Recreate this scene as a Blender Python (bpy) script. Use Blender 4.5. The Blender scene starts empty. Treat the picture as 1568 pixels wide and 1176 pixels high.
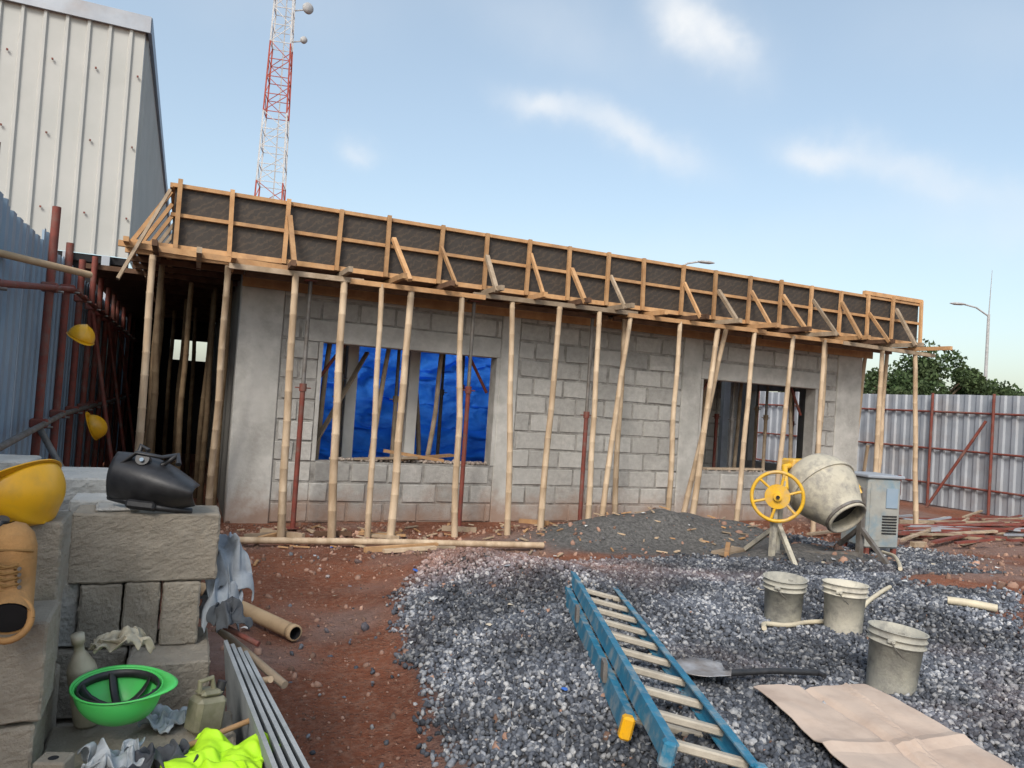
import bpy, math, random
import numpy as np
from mathutils import Matrix, Vector, noise as mn
rnd=random.Random(7)
D=bpy.data; SC=bpy.context.scene; COL=bpy.context.collection
V=Vector
# ------------------------------------------------------------------ materials
def nodes(m):
    m.use_nodes=True; nt=m.node_tree; nt.nodes.clear(); return nt
def M(name,c1,c2=None,scale=8,rough=.8,bump=.2,bscale=60,island=0,metal=0,stretch=(1,1,1),stain=None,stscale=1.5,stamt=.6,spec=.3,bdist=.01,trans=0,dirt=0):
    m=D.materials.new(name); nt=nodes(m); N=nt.nodes; L=nt.links
    out=N.new('ShaderNodeOutputMaterial'); b=N.new('ShaderNodeBsdfPrincipled')
    b.inputs['Roughness'].default_value=rough; b.inputs['Metallic'].default_value=metal
    b.inputs['Specular IOR Level'].default_value=spec
    L.new(b.outputs[0],out.inputs[0])
    tc=N.new('ShaderNodeTexCoord'); mp=N.new('ShaderNodeMapping'); mp.inputs['Scale'].default_value=stretch
    L.new(tc.outputs['Object'],mp.inputs[0])
    def mix(fac,a,bb,mode='MIX'):
        x=N.new('ShaderNodeMix'); x.data_type='RGBA'; x.blend_type=mode
        for s,v in ((x.inputs['Factor'],fac),(x.inputs[6],a),(x.inputs[7],bb)):
            if hasattr(v,'is_output'): L.new(v,s)
            elif isinstance(v,(int,float)): s.default_value=v
            else: s.default_value=(*v,1)
        return x.outputs[2]
    def noi(sc,det=6,rg=.6):
        n=N.new('ShaderNodeTexNoise'); n.inputs['Scale'].default_value=sc; n.inputs['Detail'].default_value=det; n.inputs['Roughness'].default_value=rg
        L.new(mp.outputs[0],n.inputs['Vector']); return n.outputs[0]
    def ramp(v,a,bb):
        r=N.new('ShaderNodeMapRange'); r.inputs[1].default_value=a; r.inputs[2].default_value=bb; L.new(v,r.inputs[0]); return r.outputs[0]
    c=mix(ramp(noi(scale),.35,.65),c1,c2 or [x*.75 for x in c1])
    if stain:
        c=mix(N_mul(N,L,ramp(noi(stscale,5,.65),.48,.68),stamt),c,stain)
    if island:
        g=N.new('ShaderNodeNewGeometry'); r=N.new('ShaderNodeMapRange'); r.inputs[3].default_value=1-island; r.inputs[4].default_value=1+island*.7
        L.new(g.outputs['Random Per Island'],r.inputs[0])
        h=N.new('ShaderNodeHueSaturation'); L.new(r.outputs[0],h.inputs['Value']); L.new(c,h.inputs['Color']); c=h.outputs[0]
    if dirt:
        sz_=N.new('ShaderNodeSeparateXYZ'); L.new(tc.outputs['Object'],sz_.inputs[0])
        a1=N.new('ShaderNodeMath'); a1.operation='MULTIPLY_ADD'; L.new(noi(2.5,6,.65),a1.inputs[0]); a1.inputs[1].default_value=-1.1; L.new(sz_.outputs[2],a1.inputs[2])
        c=mix(N_mul(N,L,ramp(noi(1.1,7,.7),.5,.66),.5),c,(.22,.21,.195))
        c=mix(N_mul(N,L,ramp(a1.outputs[0],-.12,-.52),.8),c,(.30,.19,.135))
    L.new(c,b.inputs['Base Color'])
    if bump:
        bp=N.new('ShaderNodeBump'); bp.inputs['Strength'].default_value=bump; bp.inputs['Distance'].default_value=bdist
        L.new(noi(bscale,8,.7),bp.inputs['Height']); L.new(bp.outputs[0],b.inputs['Normal'])
    if trans:
        t=N.new('ShaderNodeBsdfTranslucent'); L.new(c,t.inputs[0]); s=N.new('ShaderNodeMixShader'); s.inputs[0].default_value=trans
        L.new(b.outputs[0],s.inputs[1]); L.new(t.outputs[0],s.inputs[2]); L.new(s.outputs[0],out.inputs[0])
    return m
def N_mul(N,L,v,k):
    x=N.new('ShaderNodeMath'); x.operation='MULTIPLY'; L.new(v,x.inputs[0]); x.inputs[1].default_value=k; return x.outputs[0]

BLOCK=M('sandcrete_block',(.47,.455,.425),(.37,.36,.335),scale=14,rough=.95,bump=1,bscale=70,island=.2,stain=(.55,.54,.51),stscale=2.2,stamt=.5,dirt=1)
MORTAR=M('mortar',(.42,.405,.375),(.20,.19,.175),scale=6,rough=.95,bump=1,bscale=25,bdist=.02,dirt=1)
CONC=M('cast_concrete',(.53,.515,.48),(.43,.42,.39),scale=3,rough=.9,bump=.6,bscale=30,stain=(.30,.29,.265),stscale=2.5,stamt=.6,dirt=1)
CONCP=M('lit_column_concrete',(.66,.64,.60),(.55,.53,.49),scale=3,rough=.9,bump=.3)  # light on the inner columns put into a paler concrete colour
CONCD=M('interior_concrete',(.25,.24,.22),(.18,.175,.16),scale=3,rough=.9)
POLE=M('peeled_pole',(.60,.47,.33),(.43,.31,.20),scale=9,rough=.75,bump=.4,bscale=30,stretch=(1,1,.25),island=.22,stain=(.24,.16,.09),stscale=6,stamt=.6)
POLED=M('shaded_pole',(.20,.14,.08),(.14,.09,.05),scale=9,rough=.8,island=.3)  # pole colour darkened to carry the shade of the left corridor
WOODO=M('new_timber',(.53,.32,.16),(.40,.22,.10),scale=7,rough=.75,bump=.3,bscale=30,island=.28,stain=(.26,.16,.10),stscale=4,stamt=.5)
WOODG=M('weathered_timber',(.42,.33,.24),(.28,.21,.14),scale=7,rough=.85,bump=.4,bscale=40,island=.3)
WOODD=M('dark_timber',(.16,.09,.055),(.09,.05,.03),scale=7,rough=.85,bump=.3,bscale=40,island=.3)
RUST=M('rusty_steel',(.22,.052,.036),(.13,.04,.03),scale=12,rough=.7,bump=.2,stain=(.22,.16,.13),stscale=6,stamt=.5,spec=.4)
STEELG=M('grey_steel',(.22,.21,.2),(.14,.12,.1),scale=9,rough=.6,metal=.3)
FENB=M('blue_grey_sheet',(.24,.33,.42),(.19,.27,.36),scale=2,rough=.5,bump=.03,stain=(.34,.38,.42),stscale=.8,stamt=.4,spec=.4)
FENS=M('galvanised_sheet',(.40,.43,.47),(.32,.35,.39),scale=2,rough=.45,bump=.03,stain=(.30,.24,.20),stscale=1.2,stamt=.35,spec=.4,metal=.2)
SHED=M('shed_cladding',(.47,.475,.455),(.43,.44,.42),scale=1,rough=.55,bump=.02,stain=(.38,.38,.355),stscale=.6,stamt=.35)
DARK=M('dark_void',(.02,.02,.022),rough=.9,bump=0)  # near-black put into openings and recesses in place of their shade
TARP=M('blue_tarpaulin',(.035,.24,.85),(.02,.16,.68),scale=3,rough=.4,bump=1,bscale=3,bdist=.12,trans=.6)
PAINTY=M('yellow_paint',(.72,.42,.02),(.6,.33,.02),scale=9,rough=.45,bump=.05,stain=(.35,.3,.24),stscale=7,stamt=.5,spec=.5)
MIXC=M('cement_crusted_drum',(.50,.46,.36),(.40,.37,.30),scale=7,rough=.8,bump=.6,bscale=30,stain=(.22,.21,.195),stscale=6,stamt=.9)
CABM=M('cabinet_paint',(.36,.36,.33),(.27,.27,.25),scale=5,rough=.6,bump=.1,stain=(.14,.25,.33),stscale=3,stamt=.8)
BUCK=M('cement_bucket',(.44,.42,.35),(.34,.33,.29),scale=6,rough=.8,bump=.5,bscale=35,stain=(.20,.195,.18),stscale=9,stamt=.85)
BUCKW=M('white_bucket',(.62,.58,.47),(.48,.45,.38),scale=6,rough=.7,bump=.4,bscale=35,stain=(.25,.235,.21),stscale=9,stamt=.85)
LADB=M('blue_fibreglass',(.03,.20,.32),(.025,.15,.25),scale=10,rough=.5,bump=.1,stain=(.33,.34,.32),stscale=9,stamt=.8)
RUNG=M('dusty_rung',(.48,.43,.35),(.36,.32,.26),scale=9,rough=.6,metal=.1,bump=.3)
CARD=M('cardboard',(.54,.43,.35),(.47,.37,.30),scale=3,rough=.9,bump=.15,bscale=12,stain=(.33,.23,.18),stscale=3,stamt=.35)
HATY=M('yellow_plastic',(.80,.42,.01),(.74,.37,.01),scale=5,rough=.35,bump=0,spec=.5,stain=(.45,.26,.05),stscale=14,stamt=.4)
HATG=M('green_plastic',(.10,.66,.15),(.08,.58,.12),scale=5,rough=.35,bump=0,spec=.5,stain=(.16,.45,.17),stscale=16,stamt=.4)
BLACK=M('black_plastic',(.018,.018,.02),(.035,.035,.038),scale=20,rough=.45,bump=.1,spec=.5)
BOOT=M('tan_leather',(.50,.27,.10),(.36,.19,.07),scale=10,rough=.7,bump=.5,bscale=40,stain=(.24,.15,.08),stscale=9,stamt=.6)
LACE=M('lace',(.30,.17,.06),rough=.8,bump=0)
HIVIS=M('hivis_fabric',(.50,.85,.03),(.42,.75,.02),scale=5,rough=.6,bump=.3,bscale=25)
CLOTHG=M('grey_sacking',(.36,.40,.44),(.26,.29,.33),scale=8,rough=.9,bump=.4,stain=(.14,.14,.14),stscale=6,stamt=.5)
CLOTHD=M('dark_cloth',(.09,.10,.11),(.05,.05,.06),scale=8,rough=.9,bump=.4)
CREAM=M('dirty_cream_plastic',(.50,.45,.34),(.38,.34,.25),scale=12,rough=.5,bump=.2,stain=(.22,.18,.12),stscale=12,stamt=.5)
OLIVE=M('olive_jerrycan',(.24,.23,.14),(.17,.16,.10),scale=6,rough=.4,bump=.1,stain=(.36,.33,.25),stscale=9,stamt=.6)
FILMC=M('clear_film',(.42,.45,.47),(.3,.33,.35),scale=8,rough=.2,bump=.4,spec=.8)
BLK2=M('tan_block',(.41,.36,.29),(.34,.295,.235),scale=10,rough=.95,bump=1.0,bscale=110,island=.12,stain=(.29,.26,.215),stscale=4,stamt=.5,bdist=.008)
SHEETG=M('fibre_board',(.33,.35,.36),(.22,.235,.24),scale=6,rough=.85,bump=.3,island=.2)
PVC=M('cream_pipe',(.62,.55,.40),(.5,.44,.33),scale=8,rough=.5,bump=.1)
PIPET=M('tan_pipe',(.52,.37,.22),(.42,.29,.17),scale=8,rough=.6,bump=.1)
WHITEP=M('white_tower_paint',(.62,.62,.62),rough=.6,bump=0)
REDP=M('red_tower_paint',(.42,.09,.06),rough=.6,bump=0)
LAMPM=M('lamp_steel',(.45,.45,.45),rough=.5,bump=0)
LEAF=M('leaf_foliage',(.055,.095,.035),(.085,.12,.05),scale=1.2,rough=.8,bump=0,island=.5,trans=.25)
BARK=M('bark',(.12,.09,.06),rough=.9)
def mk_film():
    m=M('film_faced_plywood',(.060,.050,.042),(.028,.025,.024),scale=5,rough=.55,bump=.05,stain=(.12,.09,.065),stscale=5,stamt=.45)
    nt=m.node_tree;N=nt.nodes;L=nt.links
    b=[n for n in N if n.type=='BSDF_PRINCIPLED'][0]; old=b.inputs['Base Color'].links[0].from_socket
    tc=N.new('ShaderNodeTexCoord'); mp=N.new('ShaderNodeMapping'); mp.inputs['Rotation'].default_value=(0,math.radians(35),0)
    L.new(tc.outputs['Object'],mp.inputs[0])
    w=N.new('ShaderNodeTexWave'); w.inputs['Scale'].default_value=4.5; w.inputs['Distortion'].default_value=6; w.inputs['Detail'].default_value=4; w.inputs['Detail Scale'].default_value=4; w.bands_direction='Z'
    L.new(mp.outputs[0],w.inputs[0])
    r=N.new('ShaderNodeMapRange'); r.inputs[1].default_value=.72; r.inputs[2].default_value=.95; r.inputs[4].default_value=.3
    L.new(w.outputs[1],r.inputs[0])
    x=N.new('ShaderNodeMix'); x.data_type='RGBA'; L.new(r.outputs[0],x.inputs['Factor']); L.new(old,x.inputs[6]); x.inputs[7].default_value=(.14,.10,.065,1)
    L.new(x.outputs[2],b.inputs['Base Color']); return m
FILM=mk_film()
# ------------------------------------------------------------------ mesh builder
class MB:
    def __init__(s): s.v=[];s.f=[];s.m=[];s.mats=[];s.sm=[]
    def mi(s,mat):
        if mat not in s.mats: s.mats.append(mat)
        return s.mats.index(mat)
    def add(s,vs,fs,mat,smooth=False):
        o=len(s.v); s.v+= [tuple(p) for p in vs]; k=s.mi(mat)
        for f in fs: s.f.append([i+o for i in f]); s.m.append(k); s.sm.append(smooth)
    def box(s,a,b,mat,ch=0,X=None):
        (x0,y0,z0),(x1,y1,z1)=a,b
        if ch<=0:
            vs=[(x,y,z) for x in(x0,x1) for y in(y0,y1) for z in(z0,z1)]
            fs=[(0,1,3,2),(4,6,7,5),(0,4,5,1),(2,3,7,6),(0,2,6,4),(1,5,7,3)]
        else:
            vs=[];idx={}
            c=((x0,x1),(y0,y1),(z0,z1))
            for i in(0,1):
                for j in(0,1):
                    for k in(0,1):
                        for ax in range(3):
                            p=[c[0][i],c[1][j],c[2][k]]
                            for q in range(3):
                                if q!=ax: p[q]+= ch if (i,j,k)[q]==0 else -ch
                            idx[(i,j,k,ax)]=len(vs); vs.append(tuple(p))
            fs=[]
            for ax in range(3):
                o=[q for q in range(3) if q!=ax]
                for sd in(0,1):
                    def key(u,w):
                        t=[0,0,0];t[ax]=sd;t[o[0]]=u;t[o[1]]=w;return idx[(*t,ax)]
                    fs.append((key(0,0),key(1,0),key(1,1),key(0,1)))
                for u in(0,1):
                    for w in(0,1):
                        t0=[0,0,0];t0[o[0]]=u;t0[o[1]]=w;t1=list(t0);t1[ax]=1
                        fs.append((idx[(*t0,o[0])],idx[(*t1,o[0])],idx[(*t1,o[1])],idx[(*t0,o[1])]))
            for i in(0,1):
                for j in(0,1):
                    for k in(0,1): fs.append(tuple(idx[(i,j,k,a)] for a in range(3)))
        if X is not None: vs=[X@V(p) for p in vs]
        s.add(vs,fs,mat)
    def beam(s,p0,p1,w,h,mat,up=(0,0,1),ch=0):
        p0=V(p0);p1=V(p1);d=p1-p0;l=d.length;d.normalize();u=V(up)
        if abs(d.dot(u))>.98:u=V((1,0,0)) if abs(d.x)<.9 else V((0,1,0))
        sd=d.cross(u).normalized();u2=sd.cross(d).normalized()
        X=Matrix((( d.x,sd.x,u2.x,p0.x),(d.y,sd.y,u2.y,p0.y),(d.z,sd.z,u2.z,p0.z),(0,0,0,1)))
        s.box((0,-w/2,-h/2),(l,w/2,h/2),mat,ch,X)
    def tube(s,pts,rad,mat,n=8,cap=True,smooth=True,ell=None):
        pts=[V(p) for p in pts]
        if not hasattr(rad,'__len__'): rad=[rad]*len(pts)
        vs=[];fs=[];ref=None
        for i,p in enumerate(pts):
            d=(pts[min(i+1,len(pts)-1)]-pts[max(i-1,0)])
            if d.length<1e-6:d=V((0,0,1))
            d.normalize()
            if ref is None: ref=V((0,0,1)) if abs(d.z)<.9 else V((0,1,0))
            a=d.cross(ref).normalized();b=a.cross(d).normalized();ref=b if abs(d.dot(ref))>.9 else ref
            for k in range(n):
                t=2*math.pi*k/n
                e=ell or (1,1)
                vs.append(p+(a*math.cos(t)*e[0]+b*math.sin(t)*e[1])*rad[i])
        for i in range(len(pts)-1):
            for k in range(n):
                fs.append((i*n+k,i*n+(k+1)%n,(i+1)*n+(k+1)%n,(i+1)*n+k))
        s.add(vs,fs,mat,smooth)
        if cap:
            s.add(vs[:n],[tuple(range(n))],mat); s.add(vs[-n:],[tuple(range(n))],mat)
    def lathe(s,prof,mat,X=None,n=32,smooth=True,sx=1,sy=1):
        vs=[];fs=[]
        for r,z in prof:
            for k in range(n):
                t=2*math.pi*k/n; vs.append(V((r*math.cos(t)*sx,r*math.sin(t)*sy,z)))
        for i in range(len(prof)-1):
            for k in range(n): fs.append((i*n+k,i*n+(k+1)%n,(i+1)*n+(k+1)%n,(i+1)*n+k))
        if X is not None: vs=[X@p for p in vs]
        s.add(vs,fs,mat,smooth)
    def disc(s,c,r,nrm,mat,n=24):
        q=V(nrm).to_track_quat('Z','Y')
        s.add([V(c)+q@V((r*math.cos(2*math.pi*k/n),r*math.sin(2*math.pi*k/n),0)) for k in range(n)],[tuple(range(n))],mat)
    def done(s,name,parent=None,solid=0,sub=0,bevel=0,rough=0):
        me=D.meshes.new(name); me.from_pydata(s.v,[],s.f); me.update()
        for m in s.mats: me.materials.append(m)
        me.polygons.foreach_set('material_index',s.m); me.polygons.foreach_set('use_smooth',s.sm)
        o=D.objects.new(name,me); COL.objects.link(o)
        if solid: md=o.modifiers.new('s','SOLIDIFY'); md.thickness=solid
        if bevel: md=o.modifiers.new('b','BEVEL'); md.width=bevel; md.segments=2; md.limit_method='ANGLE'
        if sub: md=o.modifiers.new('u','SUBSURF'); md.levels=sub; md.render_levels=sub
        if rough:
            md=o.modifiers.new('u','SUBSURF'); md.subdivision_type='SIMPLE'; md.levels=5; md.render_levels=5
            for sz_,st_ in((.05,rough),(.012,rough*.6)):
                t=D.textures.new('chip','CLOUDS'); t.noise_scale=sz_; t.noise_depth=3
                md=o.modifiers.new('d','DISPLACE'); md.texture=t; md.strength=st_; md.mid_level=.5; md.texture_coords='LOCAL'
        if parent: o.parent=parent
        return o
def empty(name):
    o=D.objects.new(name,None); COL.objects.link(o); return o
def frame(loc,zdir,xdir=(1,0,0)):
    z=V(zdir).normalized(); x=V(xdir); x=(x-z*x.dot(z)).normalized(); y=z.cross(x)
    return Matrix(((x.x,y.x,z.x,loc[0]),(x.y,y.y,z.y,loc[1]),(x.z,y.z,z.z,loc[2]),(0,0,0,1)))
def ss(a,b,x):
    t=min(1,max(0,(x-a)/(b-a))); return t*t*(3-2*t)
# ------------------------------------------------------------------ ground
def nz(x,y,s,seed=0): return mn.noise(V((x*s,y*s,seed)))
def sandm(x,y): return min(1,1.8*math.exp(-((x-5.2)/1.6)**2-((y+1.55)/.75)**2)+1.5*math.exp(-((x-6.2)/1.1)**2-((y+3.0)/.5)**2))
def soilm(x,y): return min(1,1.6*math.exp(-((x-6.7)/1.25)**2-((y+4.75)/.42)**2))
def gmask(x,y):
    e=.28*nz(x,y,1.1,3)+.12*nz(x,y,4,5)
    le=.58+.30*ss(-6.4,-4.2,y)+.75*ss(-4.2,-2.9,y)+e
    far=-2.55+e+ .7*ss(5.5,7,x)-.15*ss(6,9,x)
    rt=8.6+e*3+1.1*(y+3)
    rt=min(rt,9.0)
    g=ss(le-.1,le+.2,x)*ss(far+.15,far-.2,y)*ss(rt+.2,rt-.5,x)
    return g*(1-ss(.25,.6,sandm(x,y)+.2*e))*(1-ss(.35,.8,soilm(x,y)+.3*e))
def H(x,y):
    h=.03*nz(x,y,.6,1)+.014*nz(x,y,2.3,2)+.009*nz(x,y,6,2)
    r=ss(.4,1.5,x)*ss(-2.2,-4.4,y)*.21*(1-.5*ss(6,9,x))
    ridge=.20*math.exp(-(((x-1.95)*.8+(y+3.6)*.35)/.42)**2-((y+3.5)/1.3)**2)
    ridge+=.10*math.exp(-((x-1.5)/.7)**2-((y+6.2)/.9)**2)
    sand=(.36+.16*nz(x,y,2.2,7))*math.exp(-((x-5.1)/1.35)**2-((y+1.35)/.55)**2)+.14*math.exp(-((x-6.4)/.9)**2-((y+1.9)/.6)**2)+(.17+.05*nz(x,y,4,8))*math.exp(-((x-6.0)/.95)**2-((y+2.95)/.45)**2)
    br=.22*math.exp(-((x-5.3)/.7)**2-((y+5.6)/.8)**2)+.2*math.exp(-((x-9.8)/1.4)**2-((y-.2)/.8)**2)+.12*soilm(x,y)
    g=r*(1+.25*nz(x,y,1.4,9))+ridge+sand+br*.5
    if y>-.2: g*=ss(.2,-.2,y)
    return h+g
def ax(coarse_lo,lo,hi,coarse_hi,st):
    a=list(np.arange(lo,hi,st)); 
    l=[lo-st];k=st
    while l[-1]>coarse_lo: k*=1.35; l.append(l[-1]-k)
    r=[hi];k=st
    while r[-1]<coarse_hi: k*=1.35; r.append(r[-1]+k)
    return l[::-1]+a+r
xs=ax(-900,-2.4,13,900,.055); ys=ax(-200,-9.6,.3,1200,.055)
gv=[];gc=[]
for y in ys:
    for x in xs:
        inn=(-6<x<18 and -14<y<8)
        gv.append((x,y,H(x,y) if inn else 0.0))
        if inn:
            g=gmask(x,y)
            grey=ss(.0,.45,nz(x,y,.55,20)+.35*nz(x,y,2.2,21)+.25*math.exp(-((y+1.6)/.7)**2)+.25*ss(7,9,x))
            gc.append((g,ss(.2,.6,sandm(x,y)+.15*nz(x,y,4,6)),grey,0))
        else: gc.append((0,0,.4,0))
nx=len(xs);ny=len(ys)
gf=[(j*nx+i,j*nx+i+1,(j+1)*nx+i+1,(j+1)*nx+i) for j in range(ny-1) for i in range(nx-1)]
me=D.meshes.new('ground');me.from_pydata(gv,[],gf);me.update()
at=me.color_attributes.new('gm','FLOAT_COLOR','POINT'); at.data.foreach_set('color',np.array(gc,dtype=np.float32).ravel())
me.polygons.foreach_set('use_smooth',[True]*len(gf))
ground=D.objects.new('ground',me);COL.objects.link(ground)
m=D.materials.new('laterite_ground');nt=nodes(m);N=nt.nodes;L=nt.links
out=N.new('ShaderNodeOutputMaterial');b=N.new('ShaderNodeBsdfPrincipled');L.new(b.outputs[0],out.inputs[0]);b.inputs['Roughness'].default_value=.92;b.inputs['Specular IOR Level'].default_value=.2
a=N.new('ShaderNodeAttribute');a.attribute_name='gm';sp=N.new('ShaderNodeSeparateColor');L.new(a.outputs['Color'],sp.inputs[0])
tc=N.new('ShaderNodeTexCoord')
def noi(sc,det=6,rg=.6):
    n=N.new('ShaderNodeTexNoise');n.inputs['Scale'].default_value=sc;n.inputs['Detail'].default_value=det;n.inputs['Roughness'].default_value=rg;L.new(tc.outputs['Object'],n.inputs['Vector']);return n.outputs[0]
def rmp(v,lo,hi,a0=0,a1=1):
    r=N.new('ShaderNodeMapRange');r.inputs[1].default_value=lo;r.inputs[2].default_value=hi;r.inputs[3].default_value=a0;r.inputs[4].default_value=a1;L.new(v,r.inputs[0]);return r.outputs[0]
def mx(fac,c1,c2,mode='MIX'):
    x=N.new('ShaderNodeMix');x.data_type='RGBA';x.blend_type=mode
    for s_,v in ((x.inputs['Factor'],fac),(x.inputs[6],c1),(x.inputs[7],c2)):
        if hasattr(v,'is_output'):L.new(v,s_)
        elif isinstance(v,(int,float)):s_.default_value=v
        else:s_.default_value=(*v,1)
    return x.outputs[2]
red=mx(rmp(noi(1.3),.38,.62),(.27,.095,.050),(.18,.064,.036))
red=mx(rmp(noi(18,6,.75),.45,.66,0,.7),red,(.34,.19,.13));red=mx(rmp(noi(55,4,.7),.52,.66,0,.6),red,(.13,.055,.035))
grey=mx(rmp(noi(9),.4,.6),(.30,.22,.19),(.22,.155,.13))
c=mx(N_mul(N,L,sp.outputs[2],.7),red,grey)
peb=N.new('ShaderNodeTexVoronoi');peb.inputs['Scale'].default_value=38;L.new(tc.outputs['Object'],peb.inputs['Vector'])
c=mx(rmp(peb.outputs['Distance'],.12,.2,.35,0),c,(.36,.27,.22))
c=mx(sp.outputs[1],c,mx(rmp(noi(25),.35,.65),(.17,.165,.158),(.085,.083,.08)))
c=mx(sp.outputs[0],c,mx(rmp(noi(30),.4,.6),(.13,.13,.135),(.06,.06,.065)))
L.new(c,b.inputs['Base Color'])
bp=N.new('ShaderNodeBump');bp.inputs['Strength'].default_value=1;bp.inputs['Distance'].default_value=.045
ad=N.new('ShaderNodeMath');ad.operation='ADD';L.new(noi(14,8,.7),ad.inputs[0]);L.new(rmp(peb.outputs['Distance'],0,.4,.35,0),ad.inputs[1])
L.new(ad.outputs[0],bp.inputs['Height']);L.new(bp.outputs[0],b.inputs['Normal'])
me.materials.append(m)
# ------------------------------------------------------------------ stones
def stones(name,pts,sizes,mat,seed=1):
    rs=np.random.RandomState(seed);n=len(pts)
    ph=(1+5**.5)/2
    iv=np.array([(-1,ph,0),(1,ph,0),(-1,-ph,0),(1,-ph,0),(0,-1,ph),(0,1,ph),(0,-1,-ph),(0,1,-ph),(ph,0,-1),(ph,0,1),(-ph,0,-1),(-ph,0,1)],dtype=np.float32);iv/=np.linalg.norm(iv[0])
    it=np.array([(0,11,5),(0,5,1),(0,1,7),(0,7,10),(0,10,11),(1,5,9),(5,11,4),(11,10,2),(10,7,6),(7,1,8),(3,9,4),(3,4,2),(3,2,6),(3,6,8),(3,8,9),(4,9,5),(2,4,11),(6,2,10),(8,6,7),(9,8,1)])
    P=iv[None]*(1+rs.uniform(-.32,.22,(n,12,1)))
    P=P*np.stack([rs.uniform(.8,1.3,n),rs.uniform(.6,1,n),rs.uniform(.45,.85,n)],1)[:,None,:]
    q=rs.normal(size=(n,4));q/=np.linalg.norm(q,axis=1,keepdims=True)
    w,x,y,z=q.T
    R=np.stack([np.stack([1-2*(y*y+z*z),2*(x*y-z*w),2*(x*z+y*w)],1),np.stack([2*(x*y+z*w),1-2*(x*x+z*z),2*(y*z-x*w)],1),np.stack([2*(x*z-y*w),2*(y*z+x*w),1-2*(x*x+y*y)],1)],1)
    P=np.einsum('nij,nkj->nki',R,P)*np.asarray(sizes)[:,None,None]+np.asarray(pts)[:,None,:]
    vv=P.reshape(-1,3).astype(np.float32); ff=(it[None]+12*np.arange(n)[:,None,None]).reshape(-1,3).astype(np.int32)
    me=D.meshes.new(name);me.vertices.add(len(vv));me.vertices.foreach_set('co',vv.ravel())
    me.loops.add(ff.size);me.loops.foreach_set('vertex_index',ff.ravel())
    me.polygons.add(len(ff));me.polygons.foreach_set('loop_start',np.arange(0,ff.size,3,dtype=np.int32));me.polygons.foreach_set('loop_total',np.full(len(ff),3,dtype=np.int32))
    me.update();me.validate();me.materials.append(mat)
    o=D.objects.new(name,me);COL.objects.link(o);return o
def mk_stone():
    m=D.materials.new('crushed_granite');nt=nodes(m);N=nt.nodes;L=nt.links
    out=N.new('ShaderNodeOutputMaterial');b=N.new('ShaderNodeBsdfPrincipled');L.new(b.outputs[0],out.inputs[0]);b.inputs['Roughness'].default_value=.75;b.inputs['Specular IOR Level'].default_value=.35
    g=N.new('ShaderNodeNewGeometry');r=N.new('ShaderNodeValToRGB')
    e=r.color_ramp.elements;e[0].color=(.055,.060,.072,1);e[1].color=(.48,.48,.48,1);e[1].position=1
    for p,cc in((.35,(.095,.106,.13,1)),(.62,(.155,.168,.195,1)),(.82,(.27,.28,.30,1))):
        k=e.new(p);k.color=cc
    L.new(g.outputs['Random Per Island'],r.inputs[0])
    tc=N.new('ShaderNodeTexCoord');n=N.new('ShaderNodeTexNoise');n.inputs['Scale'].default_value=.9;n.inputs['Detail'].default_value=5;L.new(tc.outputs['Object'],n.inputs['Vector'])
    s=N.new('ShaderNodeSeparateXYZ');L.new(tc.outputs['Object'],s.inputs[0])
    def mth(op,a_,b_=None):
        x=N.new('ShaderNodeMath');x.operation=op
        for i,v in enumerate((a_,b_)):
            if v is None:continue
            if hasattr(v,'is_output'):L.new(v,x.inputs[i])
            else:x.inputs[i].default_value=v
        return x.outputs[0]
    dx=mth('DIVIDE',mth('SUBTRACT',s.outputs[0],2.2),1.5);dy=mth('DIVIDE',mth('SUBTRACT',s.outputs[1],-3.0),1.1)
    gq=mth('ADD',mth('MULTIPLY',dx,dx),mth('MULTIPLY',dy,dy))
    ga=mth('POWER',2.718,mth('MULTIPLY',gq,-1.0))
    fc=mth('MULTIPLY',mth('ADD',mth('MULTIPLY',ga,1.25),mth('MULTIPLY',mth('SUBTRACT',n.outputs[0],.57),1.3)),.95)
    cl=N.new('ShaderNodeClamp');L.new(fc,cl.inputs[0])
    x=N.new('ShaderNodeMix');x.data_type='RGBA';x.blend_type='MIX';L.new(cl.outputs[0],x.inputs['Factor']);L.new(r.outputs[0],x.inputs[6])
    y=N.new('ShaderNodeMix');y.data_type='RGBA';y.blend_type='MIX';y.inputs[0].default_value=.6;L.new(r.outputs[0],y.inputs[6]);y.inputs[7].default_value=(.40,.20,.13,1)
    L.new(y.outputs[2],x.inputs[7])
    n2=N.new('ShaderNodeTexNoise');n2.inputs['Scale'].default_value=90;L.new(tc.outputs['Object'],n2.inputs['Vector'])
    n3=N.new('ShaderNodeTexNoise');n3.inputs['Scale'].default_value=1.6;n3.inputs['Detail'].default_value=4;L.new(tc.outputs['Object'],n3.inputs['Vector'])
    r3=N.new('ShaderNodeMapRange');r3.inputs[1].default_value=.38;r3.inputs[2].default_value=.64;r3.inputs[3].default_value=.45;r3.inputs[4].default_value=1.15;L.new(n3.outputs[0],r3.inputs[0])
    z3=N.new('ShaderNodeMix');z3.data_type='RGBA';z3.blend_type='MULTIPLY';z3.inputs[0].default_value=1;L.new(x.outputs[2],z3.inputs[6]);L.new(r3.outputs[0],z3.inputs[7])
    z=N.new('ShaderNodeMix');z.data_type='RGBA';z.blend_type='MULTIPLY';z.inputs[0].default_value=.6;L.new(z3.outputs[2],z.inputs[6])
    rr=N.new('ShaderNodeMapRange');rr.inputs[1].default_value=.3;rr.inputs[2].default_value=.7;rr.inputs[3].default_value=.6;rr.inputs[4].default_value=1.4;L.new(n2.outputs[0],rr.inputs[0]);L.new(rr.outputs[0],z.inputs[7])
    L.new(z.outputs[2],b.inputs['Base Color']);return m
STONE=mk_stone()
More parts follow.
